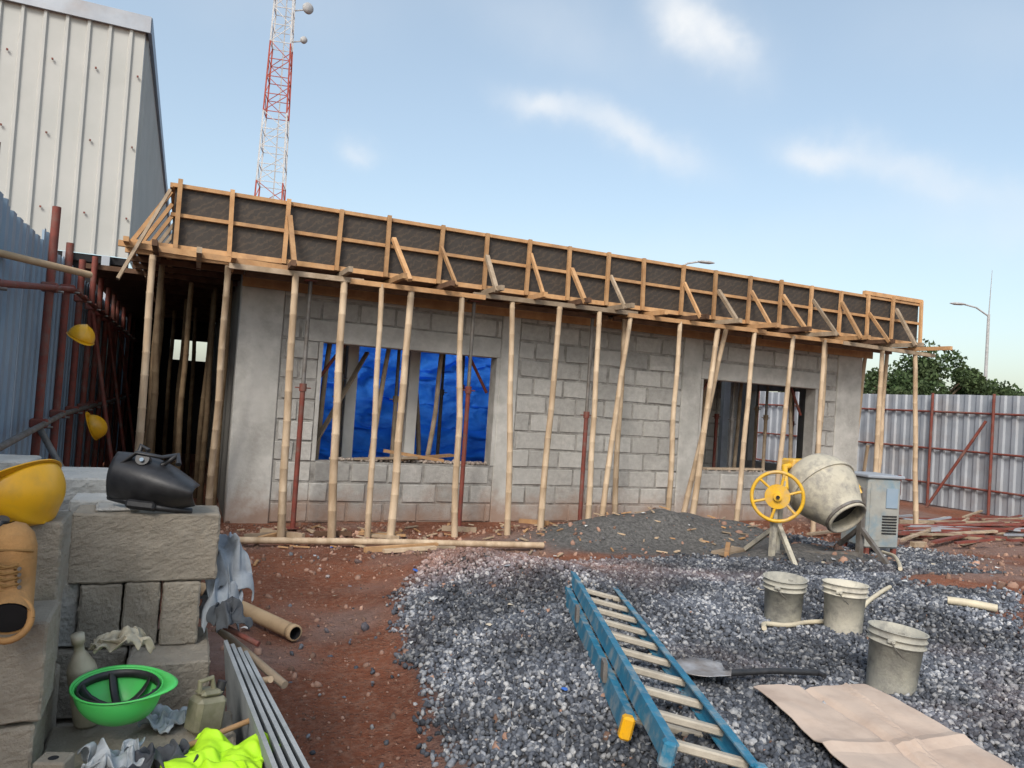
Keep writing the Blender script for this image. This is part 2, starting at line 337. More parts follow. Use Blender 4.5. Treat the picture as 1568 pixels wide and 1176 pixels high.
pts=[];sz=[];rs=np.random.RandomState(5);Cx,Cy=-.54,-9.47
cnt=0
while len(pts)<66000 and cnt<600000:
    cnt+=1
    x=rs.uniform(.1,9.2);y=rs.uniform(-8.0,-1.2)
    dx=x-Cx;dy=y-Cy;fw=dx*.399+dy*.917;rt=dx*.917-dy*.399
    if fw<1.8 or abs(rt)>fw*.95: continue
    if rs.rand()>min(1,(4.2/fw)**1.4): continue
    g=gmask(x,y)
    if rs.rand()>g*1.0+.004: continue
    s_=rs.uniform(.010,.022)*(1+.35*ss(4,8,fw))
    if rs.rand()<.03:s_*=1.5
    pts.append((x,y,H(x,y)+rs.uniform(-.006,.018)));sz.append(s_)
stones('gravel_pile',pts,sz,STONE)
pts=[];sz=[]
for i in range(5200):
    x=rs.uniform(-.4,12.5);y=rs.uniform(-8,-.1) if rs.rand()<.75 else rs.uniform(-1.3,-.05)
    if rs.rand()<.55:x=rs.uniform(-.3,2.2)
    pts.append((x,y,H(x,y)+.003));sz.append(rs.uniform(.004,.012) if rs.rand()<.9 else rs.uniform(.015,.035))
for i in range(1500):
    x=rs.uniform(6.0,13.5);y=rs.uniform(-5.6,-.3)
    if gmask(x,y)>.5: continue
    pts.append((x,y,H(x,y)+.004));sz.append(rs.uniform(.008,.03) if rs.rand()<.85 else rs.uniform(.03,.07))
for i in range(500):
    x=rs.normal(2.0,1.3);y=rs.uniform(-2.6,-.4)
    pts.append((x,y,H(x,y)+.004));sz.append(rs.uniform(.01,.03) if rs.rand()<.85 else rs.uniform(.03,.05))
PEB=M('laterite_pebble',(.36,.22,.16),(.2,.12,.09),scale=3,rough=.9,island=.5)
stones('scattered_pebbles',pts,sz,PEB,seed=3)
pts=[];sz=[]
for i in range(2600):
    if i<500: x=rs.uniform(1.2,3.3) if i<380 else rs.uniform(6.9,9);y=rs.uniform(.02,.2);z=.78
    else: x=rs.uniform(.3,9.8);y=rs.uniform(.3,5);z=.25+.2*nz(x,y,1,4)
    pts.append((x,y,z));sz.append(rs.uniform(.01,.035) if i<500 else rs.uniform(.02,.09))
stones('rubble_heap',pts,sz,M('rubble',(.42,.36,.31),(.3,.24,.2),rough=.95,island=.35),seed=4)

# ------------------------------------------------------------------ building
B=empty('concrete_block_building')
def block_fill(mb,x0,x1,z0,z1,y=0.0,thick=.2):
    for k in range(int(math.floor(z0/.25))-1,int(z1/.25)+2):
        a=max(z0,k*.25+.010);c=min(z1,k*.25+.236)
        if c-a<.04: continue
        off=(.235 if k%2 else 0)+rnd.uniform(-.03,.03)
        n=int((x1-x0)/.47)+3
        for i in range(-1,n):
            p=max(x0,x0+off-.47+i*.47+rnd.uniform(.010,.024));q=min(x1,x0+off-.47+(i+1)*.47-rnd.uniform(.004,.014))
            if q-p<.05: continue
            yj=rnd.uniform(-.010,.002);j=lambda:rnd.uniform(-.006,.006)
            e=.009
            fr=[(p+e+j(),yj+j()*.4,a+e+j()),(q-e+j(),yj+j()*.4,a+e+j()),(q-e+j(),yj+j()*.4,c-e+j()),(p+e+j(),yj+j()*.4,c-e+j())]
            bk=[(p,yj+.022,a),(q,yj+.022,a),(q,yj+.022,c),(p,yj+.022,c)]
            vs=[(u,y+v,w) for u,v,w in fr+bk]
            mb.add(vs,[(0,1,2,3),(0,4,5,1),(1,5,6,2),(2,6,7,3),(3,7,4,0)],BLOCK)
    mb.box((x0,y+.009,z0),(x1,y+thick,z1),MORTAR)
w=MB()
block_fill(w,.503,.947,0,2.228);block_fill(w,.947,3.378,0,.76);block_fill(w,.503,.80,2.232,2.5);block_fill(w,.503,3.378,2.502,2.98)
block_fill(w,3.655,6.395,0,2.98);block_fill(w,6.755,9.567,0,.78);block_fill(w,9.15,9.567,.782,2.198);block_fill(w,6.755,9.567,2.472,2.98);block_fill(w,9.32,9.567,2.2,2.47)
block_fill(w,7.7,8.7,0,2.97,y=1.9);block_fill(w,0.2,9.9,0,.8,y=7.0)
w.done('block_walls',B)
w=MB()
for x0,x1 in((0,.5),(3.38,3.652),(6.398,6.752),(9.57,10.13)):
    w.box((x0,-.014,-.1),(x1,.26,2.99),CONC,ch=.012)
w.box((.803,-.010,2.231),(3.377,.215,2.499),CONC,ch=.008);w.box((6.755,-.010,2.2),(9.317,.215,2.469),CONC,ch=.008)
w.box((.951,-.004,.761),(1.0,.21,2.229),CONC);w.box((3.33,-.004,.761),(3.378,.21,2.229),CONC)
w.box((6.756,-.004,.783),(6.80,.21,2.198),CONC);w.box((9.10,-.004,.783),(9.149,.21,2.198),CONC)
for x,y in((4.9,3),(9.6,2.7),(.4,7),(3,7),(5.5,7),(8,7),(9.8,7)): w.box((x-.1,y-.1,0),(x+.1,y+.1,2.97),CONC,ch=.005)
for x,y in((1.56,.95),(2.44,.95)): w.box((x-.075,y-.075,0),(x+.075,y+.075,2.88),CONCP,ch=.006)
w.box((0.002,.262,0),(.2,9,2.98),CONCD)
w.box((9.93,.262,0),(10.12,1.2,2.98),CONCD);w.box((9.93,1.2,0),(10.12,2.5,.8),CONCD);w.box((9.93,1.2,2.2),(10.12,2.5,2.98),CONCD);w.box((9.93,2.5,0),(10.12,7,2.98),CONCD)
w.done('concrete_frame',B)
w=MB()
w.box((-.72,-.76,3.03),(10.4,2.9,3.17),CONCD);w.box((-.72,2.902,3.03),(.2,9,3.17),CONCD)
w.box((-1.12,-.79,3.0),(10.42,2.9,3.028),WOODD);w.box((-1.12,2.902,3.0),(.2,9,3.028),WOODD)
w.box((-1.79,1.0,2.93),(-1.125,9,2.99),WOODD);w.box((-1.79,9,0),(-.02,9.1,2.1),DARK);w.box((-1.79,9,2.55),(-.02,9.1,3.1),DARK);w.box((-1.79,9,2.1),(-.9,9.1,2.55),DARK)  # cover strip and near-black end wall added to keep the corridor dark
w.done('roof_slab_deck_and_dark_screens',B)
w=MB()
w.box((-.76,-.80,3.03),(10.42,-.775,3.68),FILM);w.box((-.775,-.774,3.03),(-.75,9,3.68),FILM);w.box((10.40,-.774,3.03),(10.425,2.9,3.76),FILM)
w.done('fascia_panels',B)
w=MB()
w.box((-.80,-.845,3.66),(10.45,-.79,3.70),WOODO)
w.box((-.80,-.85,3.35),(10.45,-.803,3.388),WOODO)
w.box((-1.15,-.85,3.00),(10.48,-.803,3.055),WOODO)
w.box((9.15,-.86,3.703),(10.45,-.80,3.765),WOODO)
stx=[-.76,-.22]+[.36+.588*i for i in range(17)]+[10.40]
for i,x in enumerate(stx):
    x+=rnd.uniform(-.03,.03)
    w.beam((x,-.872,3.0),(x+rnd.uniform(-.02,.02),-.872,3.69+(.05 if i in(0,18,19) else rnd.uniform(0,.03))),.045,.04,WOODO,up=(0,1,0))
for i,x in enumerate(stx[2:]):
    if i in (1,8,17): continue
    dx=rnd.uniform(-.05,.10)
    w.beam((x+.03,-.895,3.52+rnd.uniform(-.15,.09)),(x+.05+dx,-1.30,2.93),.045,.03 if i%2 else .05,[WOODO,WOODG][i%3==1],up=(1,0,0))
for i,x in enumerate([-.95,-.55,-.22]+[.36+.588*i for i in range(18)]):
    e=-1.30-rnd.uniform(0,.16)
    w.beam((x+.05,e,2.955+rnd.uniform(-.015,.01)),(x+.05+rnd.uniform(-.04,.04),.0,2.965),.05,.06,[WOODD,WOODG,WOODO][i%3])
x=-.2
while x<10.4:
    l=rnd.uniform(1.4,2.4);z=2.890+rnd.uniform(-.02,.012)
    w.beam((x,-1.03+rnd.uniform(-.02,.02),z),(min(x+l,10.55),-1.03,z+rnd.uniform(-.03,.02)),.05,.055,[WOODO,WOODG][rnd.random()<.4]);x+=l-.15
x=.0
while x<10.2:
    l=rnd.uniform(2,3);z=2.87
    w.beam((x,-.05-rnd.uniform(0,.03),z),(min(x+l,10.3),-.05,z+rnd.uniform(-.02,.02)),.03,.13,WOODO);x+=l
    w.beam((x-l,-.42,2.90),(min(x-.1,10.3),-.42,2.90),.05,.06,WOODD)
w.beam((-.80,-.82,3.02),(-.80,8,3.02),.05,.06,WOODO);w.beam((-.80,-.82,3.68),(-.80,8,3.68),.05,.05,WOODO)
for y in np.arange(-.75,8,.6):
    w.beam((-.81,y,3.62),(-1.18,y,2.98),.04,.05,WOODO if y<.5 else WOODG,up=(0,1,0));w.beam((-1.2,y,2.955),(0,y,2.955),.05,.06,WOODO if y<-.3 else WOODD)
w.beam((-1.17,-1.15,3.0),(-1.17,6,3.0),.05,.05,WOODO);w.beam((-1.25,-.95,2.98),(.4,-1.0,2.93),.05,.06,WOODO)
w.beam((-.82,-.9,3.6),(-1.22,-1.1,2.6),.03,.07,WOODG,up=(0,1,0))
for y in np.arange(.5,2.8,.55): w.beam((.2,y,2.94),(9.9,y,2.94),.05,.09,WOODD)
w.done('fascia_timber_frame',B)
# ------------------------------------------------------------------ props
def polepath(p0,p1,r,mb,mat=POLE,n=10,wob=.006):
    p0=V(p0);p1=V(p1);pts=[];rr=[];s1=rnd.uniform(0,99);t=0
    ts=[0];L_=(p1-p0).length
    while ts[-1]<1: ts.append(min(1,ts[-1]+rnd.uniform(.22,.36)/L_))
    T=[]
    for t in ts:
        if 0<t<1: T+=[(t-.012/L_,1.0),(t-.003/L_,1.07),(t+.005/L_,1.06),(t+.014/L_,.98)]
        else: T.append((t,1.0))
    for t,q in T:
        wb=math.sin(math.pi*t)*wob*2+.003
        pts.append(p0.lerp(p1,t)+V((mn.noise(V((s1,t*3,0))),mn.noise(V((s1,t*3,5))),0))*wb*2)
        rr.append(r*(1.08-.22*t)*q)
    mb.tube(pts,rr,mat,n)
pl_=[(.48,.53),(1.01,1.07),(1.43,1.46),(1.79,1.72),(2.41,2.53),(3.07,3.19),(3.71,3.62),(4.29,4.27),(4.77,4.52),(5.55,5.48),(6.21,5.96),(6.85,6.66),(7.56,7.40),(8.17,8.12),(9.39,9.30),(10.12,10.30)]
P=empty('timber_support_poles')
for i,(a_,b_) in enumerate(pl_):
    mb=MB();yt=-1.03+rnd.uniform(-.02,.02);polepath((b_,yt-rnd.uniform(-.05,.1),H(b_,-1)-.04),(a_,yt,2.88),rnd.uniform(.034,.042) if i not in(1,3) else .045,mb,POLE)
    mb.done('pole_%d'%(i+1),P)
mb=MB()
for a_,b_,y0,y1 in((-.93,-.93,-.9,-.95),(-.20,-.18,-.1,-.85),(5.0,5.05,-.5,-.5),(6.45,6.2,-.45,-.9),(8.75,8.7,-.5,-.5),(10.2,10.05,.1,0),(10.35,10.3,.9,.9),(10.3,10.25,-.3,-.35)): polepath((b_,y0,-.02),(a_,y1,2.9),.038,mb)
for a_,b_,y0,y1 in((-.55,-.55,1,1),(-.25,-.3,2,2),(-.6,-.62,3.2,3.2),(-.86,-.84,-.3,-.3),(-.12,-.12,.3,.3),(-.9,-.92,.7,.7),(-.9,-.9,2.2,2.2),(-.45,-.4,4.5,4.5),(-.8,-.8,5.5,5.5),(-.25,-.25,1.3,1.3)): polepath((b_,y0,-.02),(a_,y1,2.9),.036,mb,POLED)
mb.done('inner_poles',P)
def steelprop(mb,x,y,z0=0,z1=2.9,mat=RUST):
    zm=z0+(z1-z0)*rnd.uniform(.5,.65)
    mb.tube([(x,y,z0),(x,y,zm)],.03,mat,10);mb.tube([(x,y,zm),(x,y,z1)],.024,STEELG,10)
    mb.box((x-.07,y-.07,z0),(x+.07,y+.07,z0+.008),mat);mb.box((x-.07,y-.07,z1-.008),(x+.07,y+.07,z1),mat)
    mb.tube([(x,y,zm-.06),(x,y,zm+.03)],.042,mat,10);mb.tube([(x-.09,y,zm-.02),(x+.09,y,zm-.02)],.008,mat,6)
S=empty('steel_formwork_props')
mb=MB()
for x,y in((.72,-.5),(2.78,-.45),(4.55,-.4)): steelprop(mb,x,y,0.02,2.9,RUST)
for x,y in((1.35,.6),(2.2,.9),(2.55,1.5),(1.0,1.3),(3.1,.7),(3.2,1.9),(1.6,2.0),(7.0,.7),(7.35,1.3),(7.9,.6),(8.3,1.5),(8.8,.8),(9.3,1.6),(8.9,2.5),(9.5,.9),(6.9,2.4),(8.1,2.3)): steelprop(mb,x,y,0.02,2.9,[RUST,STEELG,WOODG][rnd.randrange(3)])
for x0,x1 in((1.0,1.35),(3.33,3.0),(6.85,7.2),(9.1,8.8)):
    mb.tube([(x0,.3,1.75),(x1,.3,2.3)],.022,RUST,8)
mb.done('prop_set',S)
mb=MB()
for a_,b_,y in((1.2,1.05,.5),(2.05,1.75,.6),(2.75,2.55,.5),(1.5,1.5,1.2),(2.4,2.75,1.1),(7.6,7.6,1.),(8.6,8.5,1.2),(9.0,9.2,.5),(7.1,7.4,1.7)): polepath((b_,y,0),(a_,y,2.9),.035,mb,WOODG)
mb.beam((1.0,.28,.9),(1.75,.9,2.2),.06,.03,WOODG);mb.beam((2.0,.05,.80),(2.9,.35,.86),.12,.03,WOODO);mb.beam((1.5,.1,.79),(2.3,.0,.84),.10,.025,WOODG);mb.beam((1.9,.2,.9),(2.7,.1,.8),.06,.04,WOODO)
mb.beam((7.0,.1,.81),(8.2,.15,.82),.1,.03,WOODG)
mb.done('interior_timber',S)
# ------------------------------------------------------------------ cloth
def cloth(name,c,sx,sy,rot,amp,seed,mat,n=40,freq=6,drape=0,tilt=(0,0),parent=None,solid=.004,vertical=False):
    mb=MB();vs=[];fs=[]
    Rm=Matrix.Rotation(rot,3,'Z')
    for j in range(n+1):
        for i in range(n+1):
            u=i/n-.5;v=j/n-.5
            ed=1+.12*mn.noise(V((u*5,v*5,seed+9)))
            q=V((u*freq,v*freq,seed))
            z=amp*(abs(mn.noise(q))*1.6+.6*abs(mn.noise(q*2.3))+.25*mn.noise(q*5))
            x=u*sx*ed+amp*.5*mn.noise(q*1.7+V((3,3,3)));y=v*sy*ed+amp*.5*mn.noise(q*1.7+V((8,3,1)))
            z-=drape*(max(0,abs(u)-.3)*sx+max(0,abs(v)-.3)*sy)*1.5
            z+=u*sx*tilt[0]+v*sy*tilt[1]
            p=V((x,y,z))
            if vertical:p=V((x,z,y))
            vs.append(V(c)+Rm@p)
    for j in range(n):
        for i in range(n): fs.append((j*(n+1)+i,j*(n+1)+i+1,(j+1)*(n+1)+i+1,(j+1)*(n+1)+i))
    mb.add(vs,fs,mat,True);return mb.done(name,parent,solid=solid,sub=1)
cloth('blue_tarpaulin',(3.3,4.7,1.5),6.0,2.9,0,.30,3,TARP,n=80,freq=7,vertical=True,solid=0)
# ------------------------------------------------------------------ fences
def sheet_fence(name,p0,p1,h0,mat,pitch=.10,dep=.018,panel=.9,hv=.06,zb=.03):
    mb=MB();p0=V(p0);p1=V(p1);d=(p1-p0);Lg=d.length;d.normalize();nrm=V((-d.y,d.x,0))
    s=0
    while s<Lg:
        e=min(s+panel,Lg);z1=h0+rnd.uniform(-hv,hv);off=rnd.uniform(0,.006)
        vs=[]
        prof=[(0,0),(.30,0),(.42,1),(.72,1),(.84,0)]
        tt=[]
        q=s
        while q<e:
            for a_,o_ in prof:
                if q+a_*pitch<=e+1e-6: tt.append((q+a_*pitch,o_))
            q+=pitch
        tt.append((e,0))
        for a_,o_ in tt:
            p=p0+d*a_+nrm*(o_*dep+off)
            vs+=[(p.x,p.y,p0.z+zb),(p.x,p.y,p0.z+z1)]
        fs=[(2*i,2*i+2,2*i+3,2*i+1) for i in range(len(tt)-1)]
        mb.add(vs,fs,mat);s+=panel
    return mb.done(name+'_sheets',None,solid=.002)
LF=empty('blue_sheet_fence')
o=sheet_fence('fence',(-1.8,-9,0),(-1.8,-.3,0),2.86,FENB,pitch=.25,dep=.035,panel=.75,hv=.09);o.parent=LF
o=sheet_fence('fence_far',(-1.8,-.3,0),(-1.8,16,0),2.86,FENB,pitch=.25,dep=.035,panel=.75,hv=.03);o.parent=LF
SF=empty('scaffold_tube_frame')
mb=MB()
def rz(z,y): return z-(.10*max(0,-1-y) if z>2 else .04*max(0,-1-y))
for y in(-4.2,-2.05,-1.05,-.05,.95,1.9,2.9,3.9,5.0,6.2,7.6,9):
    mb.tube([(-1.66,y,0),(-1.66+rnd.uniform(-.02,.02),y,3.0+rnd.uniform(-.12,.08))],.034,RUST,12)
    for z in(1.24,2.46):
        z=rz(z,y);mb.box((-1.71,y-.045,z-.04),(-1.58,y+.045,z+.04),RUST,ch=.012);mb.tube([(-1.60,y-.06,z+.02),(-1.60,y+.06,z+.02)],.012,RUST,6);mb.tube([(-1.60,y,z-.03),(-1.54,y,z-.03)],.012,STEELG,6)
for z in(1.24,2.46): mb.tube([(-1.60,y,rz(z,y)) for y in(-8,-4.2,-2,-1,0,11)],.025,RUST if z!=1.24 else STEELG,10)
mb.tube([(-1.95,-3.3,2.46),(-1.3,-2.55,2.44)],.028,PIPET,10);mb.tube([(-1.66,-2.05,1.2),(-1.1,-2.7,.4)],.026,STEELG,10)
for y in(.9,2.9,5): mb.tube([(-1.62,y,2.4),(-1.2,y,.1)],.024,RUST,8)
mb.done('tubes_and_couplers',SF)
RF=empty('corrugated_sheet_fence')
o=sheet_fence('fence_r',(14.5,-14,0),(14.5,26,0),2.42,FENS,pitch=.25,dep=.035,panel=1.0,hv=.02);o.parent=RF
mb=MB()
for y in np.arange(-13,26,1.35):
    mb.tube([(14.36,y,0),(14.36,y,2.45)],.03,RUST,8);
for z in(.5,1.25,2.05): mb.tube([(14.42,-14,z),(14.42,26,z)],.022,RUST,8)
mb.done('fence_posts',RF)
o=sheet_fence('fence_b',(-2,26,0),(14.5,26,0),2.42,FENS,pitch=.25,dep=.035,panel=1.0,hv=.02);o.parent=RF
# ------------------------------------------------------------------ shed
SH=empty('metal_clad_shed')
def clad(p0,p1,z0,z1,mat,pitch,dep,name):
    mb=MB();p0=V(p0);p1=V(p1);d=p1-p0;Lg=d.length;d.normalize();nrm=V((d.y,-d.x,0));tt=[];q=0
    while q<Lg:
        for a_,o_ in((0,0),(.72,0),(.80,1),(.92,1)): tt.append((min(q+a_*pitch,Lg),o_))
        q+=pitch
    vs=[]
    for a_,o_ in tt:
        p=p0+d*a_+nrm*o_*dep;vs+=[(p.x,p.y,z0),(p.x,p.y,z1)]
    mb.add(vs,[(2*i,2*i+2,2*i+3,2*i+1) for i in range(len(tt)-1)],mat)
    return mb.done(name,SH)
clad((-12,7,0),(-1.73,7,0),3.95,8.55,SHED,.36,.05,'front_cladding')
clad((-1.73,7,0),(-1.73,34,0),3.95,8.55,SHED,.36,.05,'side_cladding')
mb=MB()
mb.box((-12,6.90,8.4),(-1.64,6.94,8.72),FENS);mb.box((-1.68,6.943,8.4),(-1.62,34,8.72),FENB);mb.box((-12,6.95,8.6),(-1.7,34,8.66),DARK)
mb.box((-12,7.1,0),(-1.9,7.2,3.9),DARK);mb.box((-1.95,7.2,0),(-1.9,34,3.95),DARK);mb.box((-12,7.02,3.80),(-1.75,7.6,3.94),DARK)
for x in(-2.1,-2.75,-4.2,-6): mb.box((x-.07,6.9,0),(x+.07,7.08,3.93),FENS)
for x in np.arange(-11.9,-1.8,.72):
    for z in(4.7,6.1,7.5): mb.box((x,6.935,z),(x+.03,6.975,z+.03),RUST)
mb.done('parapet_and_base',SH)
# ------------------------------------------------------------------ tower
TW=empty('lattice_radio_tower');mb=MB()
cx,cy=3.35,37.5;ang=math.radians(-12)
def tp(i,z):
    hw=(2.55-.05*z)/2*.80;a_=ang+math.pi/4+i*math.pi/2
    return V((cx+hw*1.414*math.cos(a_),cy+hw*1.414*math.sin(a_),z))
def tmat(z): return REDP if (18.3<z<22.3 or z<13.8 and z>9.5 or z>26.5) else WHITEP
z=0;st=1.05;n_=0
while z<34:
    m_=tmat(z+.5)
    for i in range(4):
        mb.beam(tp(i,z),tp(i,z+st),.085,.085,m_);mb.beam(tp(i,z),tp((i+1)%4,z),.04,.04,m_)
        if n_%2: mb.beam(tp(i,z),tp((i+1)%4,z+st),.038,.038,m_)
        else: mb.beam(tp((i+1)%4,z),tp(i,z+st),.038,.038,m_)
    mb.beam(tp(0,z)*.55+tp(1,z)*.45,tp(0,z+st)*.55+tp(1,z+st)*.45,.07,.07,WHITEP)
    z+=st;n_+=1
mb.done('lattice',TW)
mb=MB()
for p,r in(((4.55,36.8,24.3),.32),((4.45,36.9,22.4),.2),((2.5,37.,25.0),.25)):
    X=frame(p,(.3,-.9,0));mb.lathe([(0,0),(r*.6,.04),(r,.14),(r*1.03,.16),(r,.3),(0,.3)],LAMPM,X,20);mb.beam(p,(p[0]-.6,p[1]+.5,p[2]),.06,.06,LAMPM)
mb.done('dish_antennas',TW)
# ------------------------------------------------------------------ street lamps
def lamp(base,h,arm,name='street_lamp',spire=0):
    mb=MB();bx,by=base;mb.tube([(bx,by,0),(bx,by,h)],[.11,.07],LAMPM,10)
    ax_,ay_,az_=arm;mb.tube([(bx,by,h-.1),(bx+ax_*.5,by+ay_*.5,h+az_*.7),(bx+ax_,by+ay_,h+az_)],.045,LAMPM,8)
    d=V((ax_,ay_,0)).normalized();p=V((bx+ax_,by+ay_,h+az_))
    mb.tube([p-d*.1,p+d*.1,p+d*.5,p+d*.75],[.06,.14,.15,.05],LAMPM,10,ell=(1,.5))
    if spire: mb.tube([(bx,by,h-.2),(bx+.1,by,h+spire)],[.03,.012],LAMPM,6)
    mb.done(name)
lamp((38.4,17.1),8.0,(-1.3,.5,.45),spire=2.4)
lamp((20.0,19.6),8.35,(1.1,-.3,.45))
# ------------------------------------------------------------------ trees
def tree(name,x,y,h,r,seed,nl=5200):
    rr=np.random.RandomState(seed);mb=MB();mb.tube([(x,y,0),(x+.1,y,h*.3),(x,y+.1,h*.6)],[.22,.16,.08],BARK,8)
    cl=[]
    for i in range(26):
        a_=rr.uniform(0,6.28);q=r*math.sqrt(rr.rand());z=h*.42+(h*.55)*rr.rand()*(1-.5*(q/r)**2)
        c=V((x+q*math.cos(a_),y+q*math.sin(a_)*.8,z));cl.append((c,rr.uniform(.25,.55)*r*.55))
        if i<12: mb.tube([(x,y,h*.35),tuple(V((x,y,h*.5)).lerp(c,.6)),tuple(c)],[.07,.05,.02],BARK,6)
    vs=[];fs=[]
    for i in range(nl):
        c,q=cl[rr.randint(len(cl))];d=V(rr.normal(size=3));d.normalize();p=c+d*q*rr.uniform(.5,1.1)
        e=V(rr.normal(size=3)).normalized()*rr.uniform(.06,.13);g=V(rr.normal(size=3));g=(g-g.dot(e.normalized())*e.normalized()).normalized()*e.length*.5
        k=len(vs);vs+=[p-e,p+g,p+e,p-g];fs.append((k,k+1,k+2,k+3))
    mb.add(vs,fs,LEAF);mb.done(name)
tree('leafy_tree',24.6,12.4,4.5,2.2,1,9000);tree('leafy_tree',27.0,11.6,4.9,2.4,2,11000);tree('leafy_tree',29.3,11.0,4.3,2.4,3,10000);tree('leafy_tree',22.8,13.2,4.7,1.5,4,5000);tree('leafy_tree',31.5,12.0,3.9,2.2,9,8000)
tree('leafy_tree',34,12,3.6,2.6,5);tree('leafy_tree',38.5,11.5,3.7,2.6,6)
# ------------------------------------------------------------------ concrete mixer
CM=empty('concrete_mixer');mb=MB()
dc=V((6.03,-3.24,.88));axd=V((.02,-.78,-.60)).normalized()
X=frame(dc,axd)
mb.lathe([(0,-.40),(.16,-.40),(.27,-.34),(.345,-.22),(.365,-.10),(.372,-.08),(.372,-.02),(.365,0),(.365,.03),(.33,.12),(.25,.28),(.205,.37),(.22,.375),(.222,.40),(.20,.405),(.19,.37),(.24,.27),(.30,.1),(.30,-.2),(0,-.3)],MIXC,X,40)
mb.lathe([(.372,-.085),(.392,-.085),(.392,-.045),(.372,-.045)],MIXC,X,40,smooth=False)
mb.lathe([(.21,.34),(.232,.345),(.235,.375),(.21,.38)],STEELG,X,32,smooth=False)
mb.done('drum',CM)
mb=MB()
mb.disc(dc+axd*.25,.235,axd,DARK,32);  # near-black disc stands in for the shade inside the drum
for k in range(3):
    a_=k*2.1;mb.box((-.004,.0,-.25),(.004,.12,.2),STEELG,0,X@Matrix.Rotation(a_,4,'Z')@Matrix.Translation((0,.16,0)))
mb.done('drum_interior',CM)
mb=MB()
L0=dc+V((-.46,.12,.02));R0=dc+V((.46,-.08,0))
mb.tube([L0+V((-.18,0,0)),L0,L0+V((.08,.12,.22)),dc-axd*.46,R0+V((-.06,.16,.22)),R0],.035,PAINTY,10)
mb.box(tuple(dc-axd*.40-V((.26,.1,.06))),tuple(dc-axd*.40+V((.10,.1,.09))),PAINTY,ch=.02)
mb.beam((5.48,-3.12,.06),(5.52,-3.12,.98),.05,.05,MIXC);mb.beam((6.50,-3.32,.06),(6.50,-3.32,.95),.06,.06,STEELG)
mb.beam((5.35,-3.55,.14),(5.50,-3.12,.5),.045,.045,MIXC);mb.beam((5.48,-2.65,.14),(5.50,-3.12,.5),.045,.045,MIXC)
mb.beam((6.5,-3.75,.12),(6.5,-3.32,.5),.045,.045,STEELG);mb.beam((6.55,-2.85,.12),(6.5,-3.32,.5),.045,.045,STEELG)
mb.beam((5.48,-3.12,.2),(6.5,-3.32,.2),.05,.05,STEELG)
mb.done('stand_and_yoke',CM)
mb=MB();wc=V((5.29,-3.30,.83));wn=V((-.62,-.78,0)).normalized();Xw=frame(wc,wn)
mb.tube([Xw@V((.26*math.cos(t),.26*math.sin(t),0)) for t in np.linspace(0,2*math.pi,41)],.020,PAINTY,8,cap=False)
for k in range(6):
    t=k*2*math.pi/6+.3;mb.tube([Xw@V((.02,0,0)),Xw@V((.26*math.cos(t),.26*math.sin(t),0))],.016,PAINTY,6)
mb.lathe([(0,-.015),(.13,-.015),(.13,.015),(.045,.016),(.045,.05),(.018,.051),(.018,.07),(0,.07)],PAINTY,Xw,28,smooth=False)
mb.tube([wc+wn*.071,wc+wn*.075],.02,DARK,12)
mb.tube([wc,wc-wn*.22+V((.12,0,0))],.03,PAINTY,10);mb.beam(wc+V((.02,.05,-.02)),(5.35,-3.2,.1),.05,.05,MIXC)
mb.done('tilt_handwheel',CM)
GC=empty('engine_cabinet');mb=MB()
X=Matrix.Translation((7.50,-2.62,H(7.5,-2.6)))@Matrix.Rotation(math.radians(-12),4,'Z')
mb.box((-.23,-.2,.1),(.23,.3,.96),CABM,.02,X);mb.box((-.26,-.23,.961),(.26,.33,1.00),FENS,.01,X)
for k in range(7): mb.box((-.02,-.212,.28+k*.035),(.18,-.198,.295+k*.035),DARK,0,X)
mb.box((.02,-.214,.60),(.18,-.199,.84),FENB,0,X);mb.box((-.20,-.208,.2),(-.05,-.199,.90),CABM,0,X)
for a_,b_ in((-.21,-.18),(.17,-.18),(-.21,.24),(.17,.24)): mb.box((a_,b_,-.05),(a_+.05,b_+.05,.1),RUST,0,X)
mb.tube([X@V((.25,0,.7)),X@V((.36,0,.75)),X@V((.36,0,1.0))],.02,RUST,8);mb.done('cabinet_body',GC)
# ------------------------------------------------------------------ buckets
def bucket(x,y,mat,tilt,h=.345,rt=.146,rb=.120,zo=0):
    mb=MB();z=H(x,y)-.01+zo
    X=Matrix.Translation((x,y,z))@Matrix.Rotation(tilt[0],4,'X')@Matrix.Rotation(tilt[1],4,'Y')
    t=.004
    mb.lathe([(0,0),(rb,0),(rb+.002,.01),(rt-.012,h*.78),(rt+.003,h*.785),(rt+.003,h*.80),(rt-.008,h*.805),(rt-.006,h*.88),(rt+.005,h*.885),(rt+.005,h*.90),(rt-.004,h*.905),(rt,h*.985),(rt+.006,h*.99),(rt+.006,h),(rt-t,h),(rt-.02,h*.6),(rb-t,.02),(0,.02)],mat,X,40)
    mb.disc(X@V((0,0,h*.25)),rb+.004,(0,0,1),STEELG,24)
    for k in(-1,1): mb.box((k*(rt+.0)-.012,-.02,h*.83),(k*(rt+.0)+.012,.02,h*.89),mat,.004,X@Matrix.Rotation(.5,4,'Z'))
    pts=[X@Matrix.Rotation(.5,4,'Z')@V(((rt+.012)*math.cos(a_),-(rt+.012)*math.sin(a_)*.55,h*.86-(rt)*math.sin(a_)*.75)) for a_ in np.linspace(0,math.pi,15)]
    mb.tube(pts,.0025,STEELG,6);mb.done('plastic_bucket')
bucket(3.48,-5.33,BUCK,(.05,-.03));bucket(3.74,-5.63,BUCKW,(-.02,.03));bucket(3.10,-6.54,BUCK,(.03,.08))
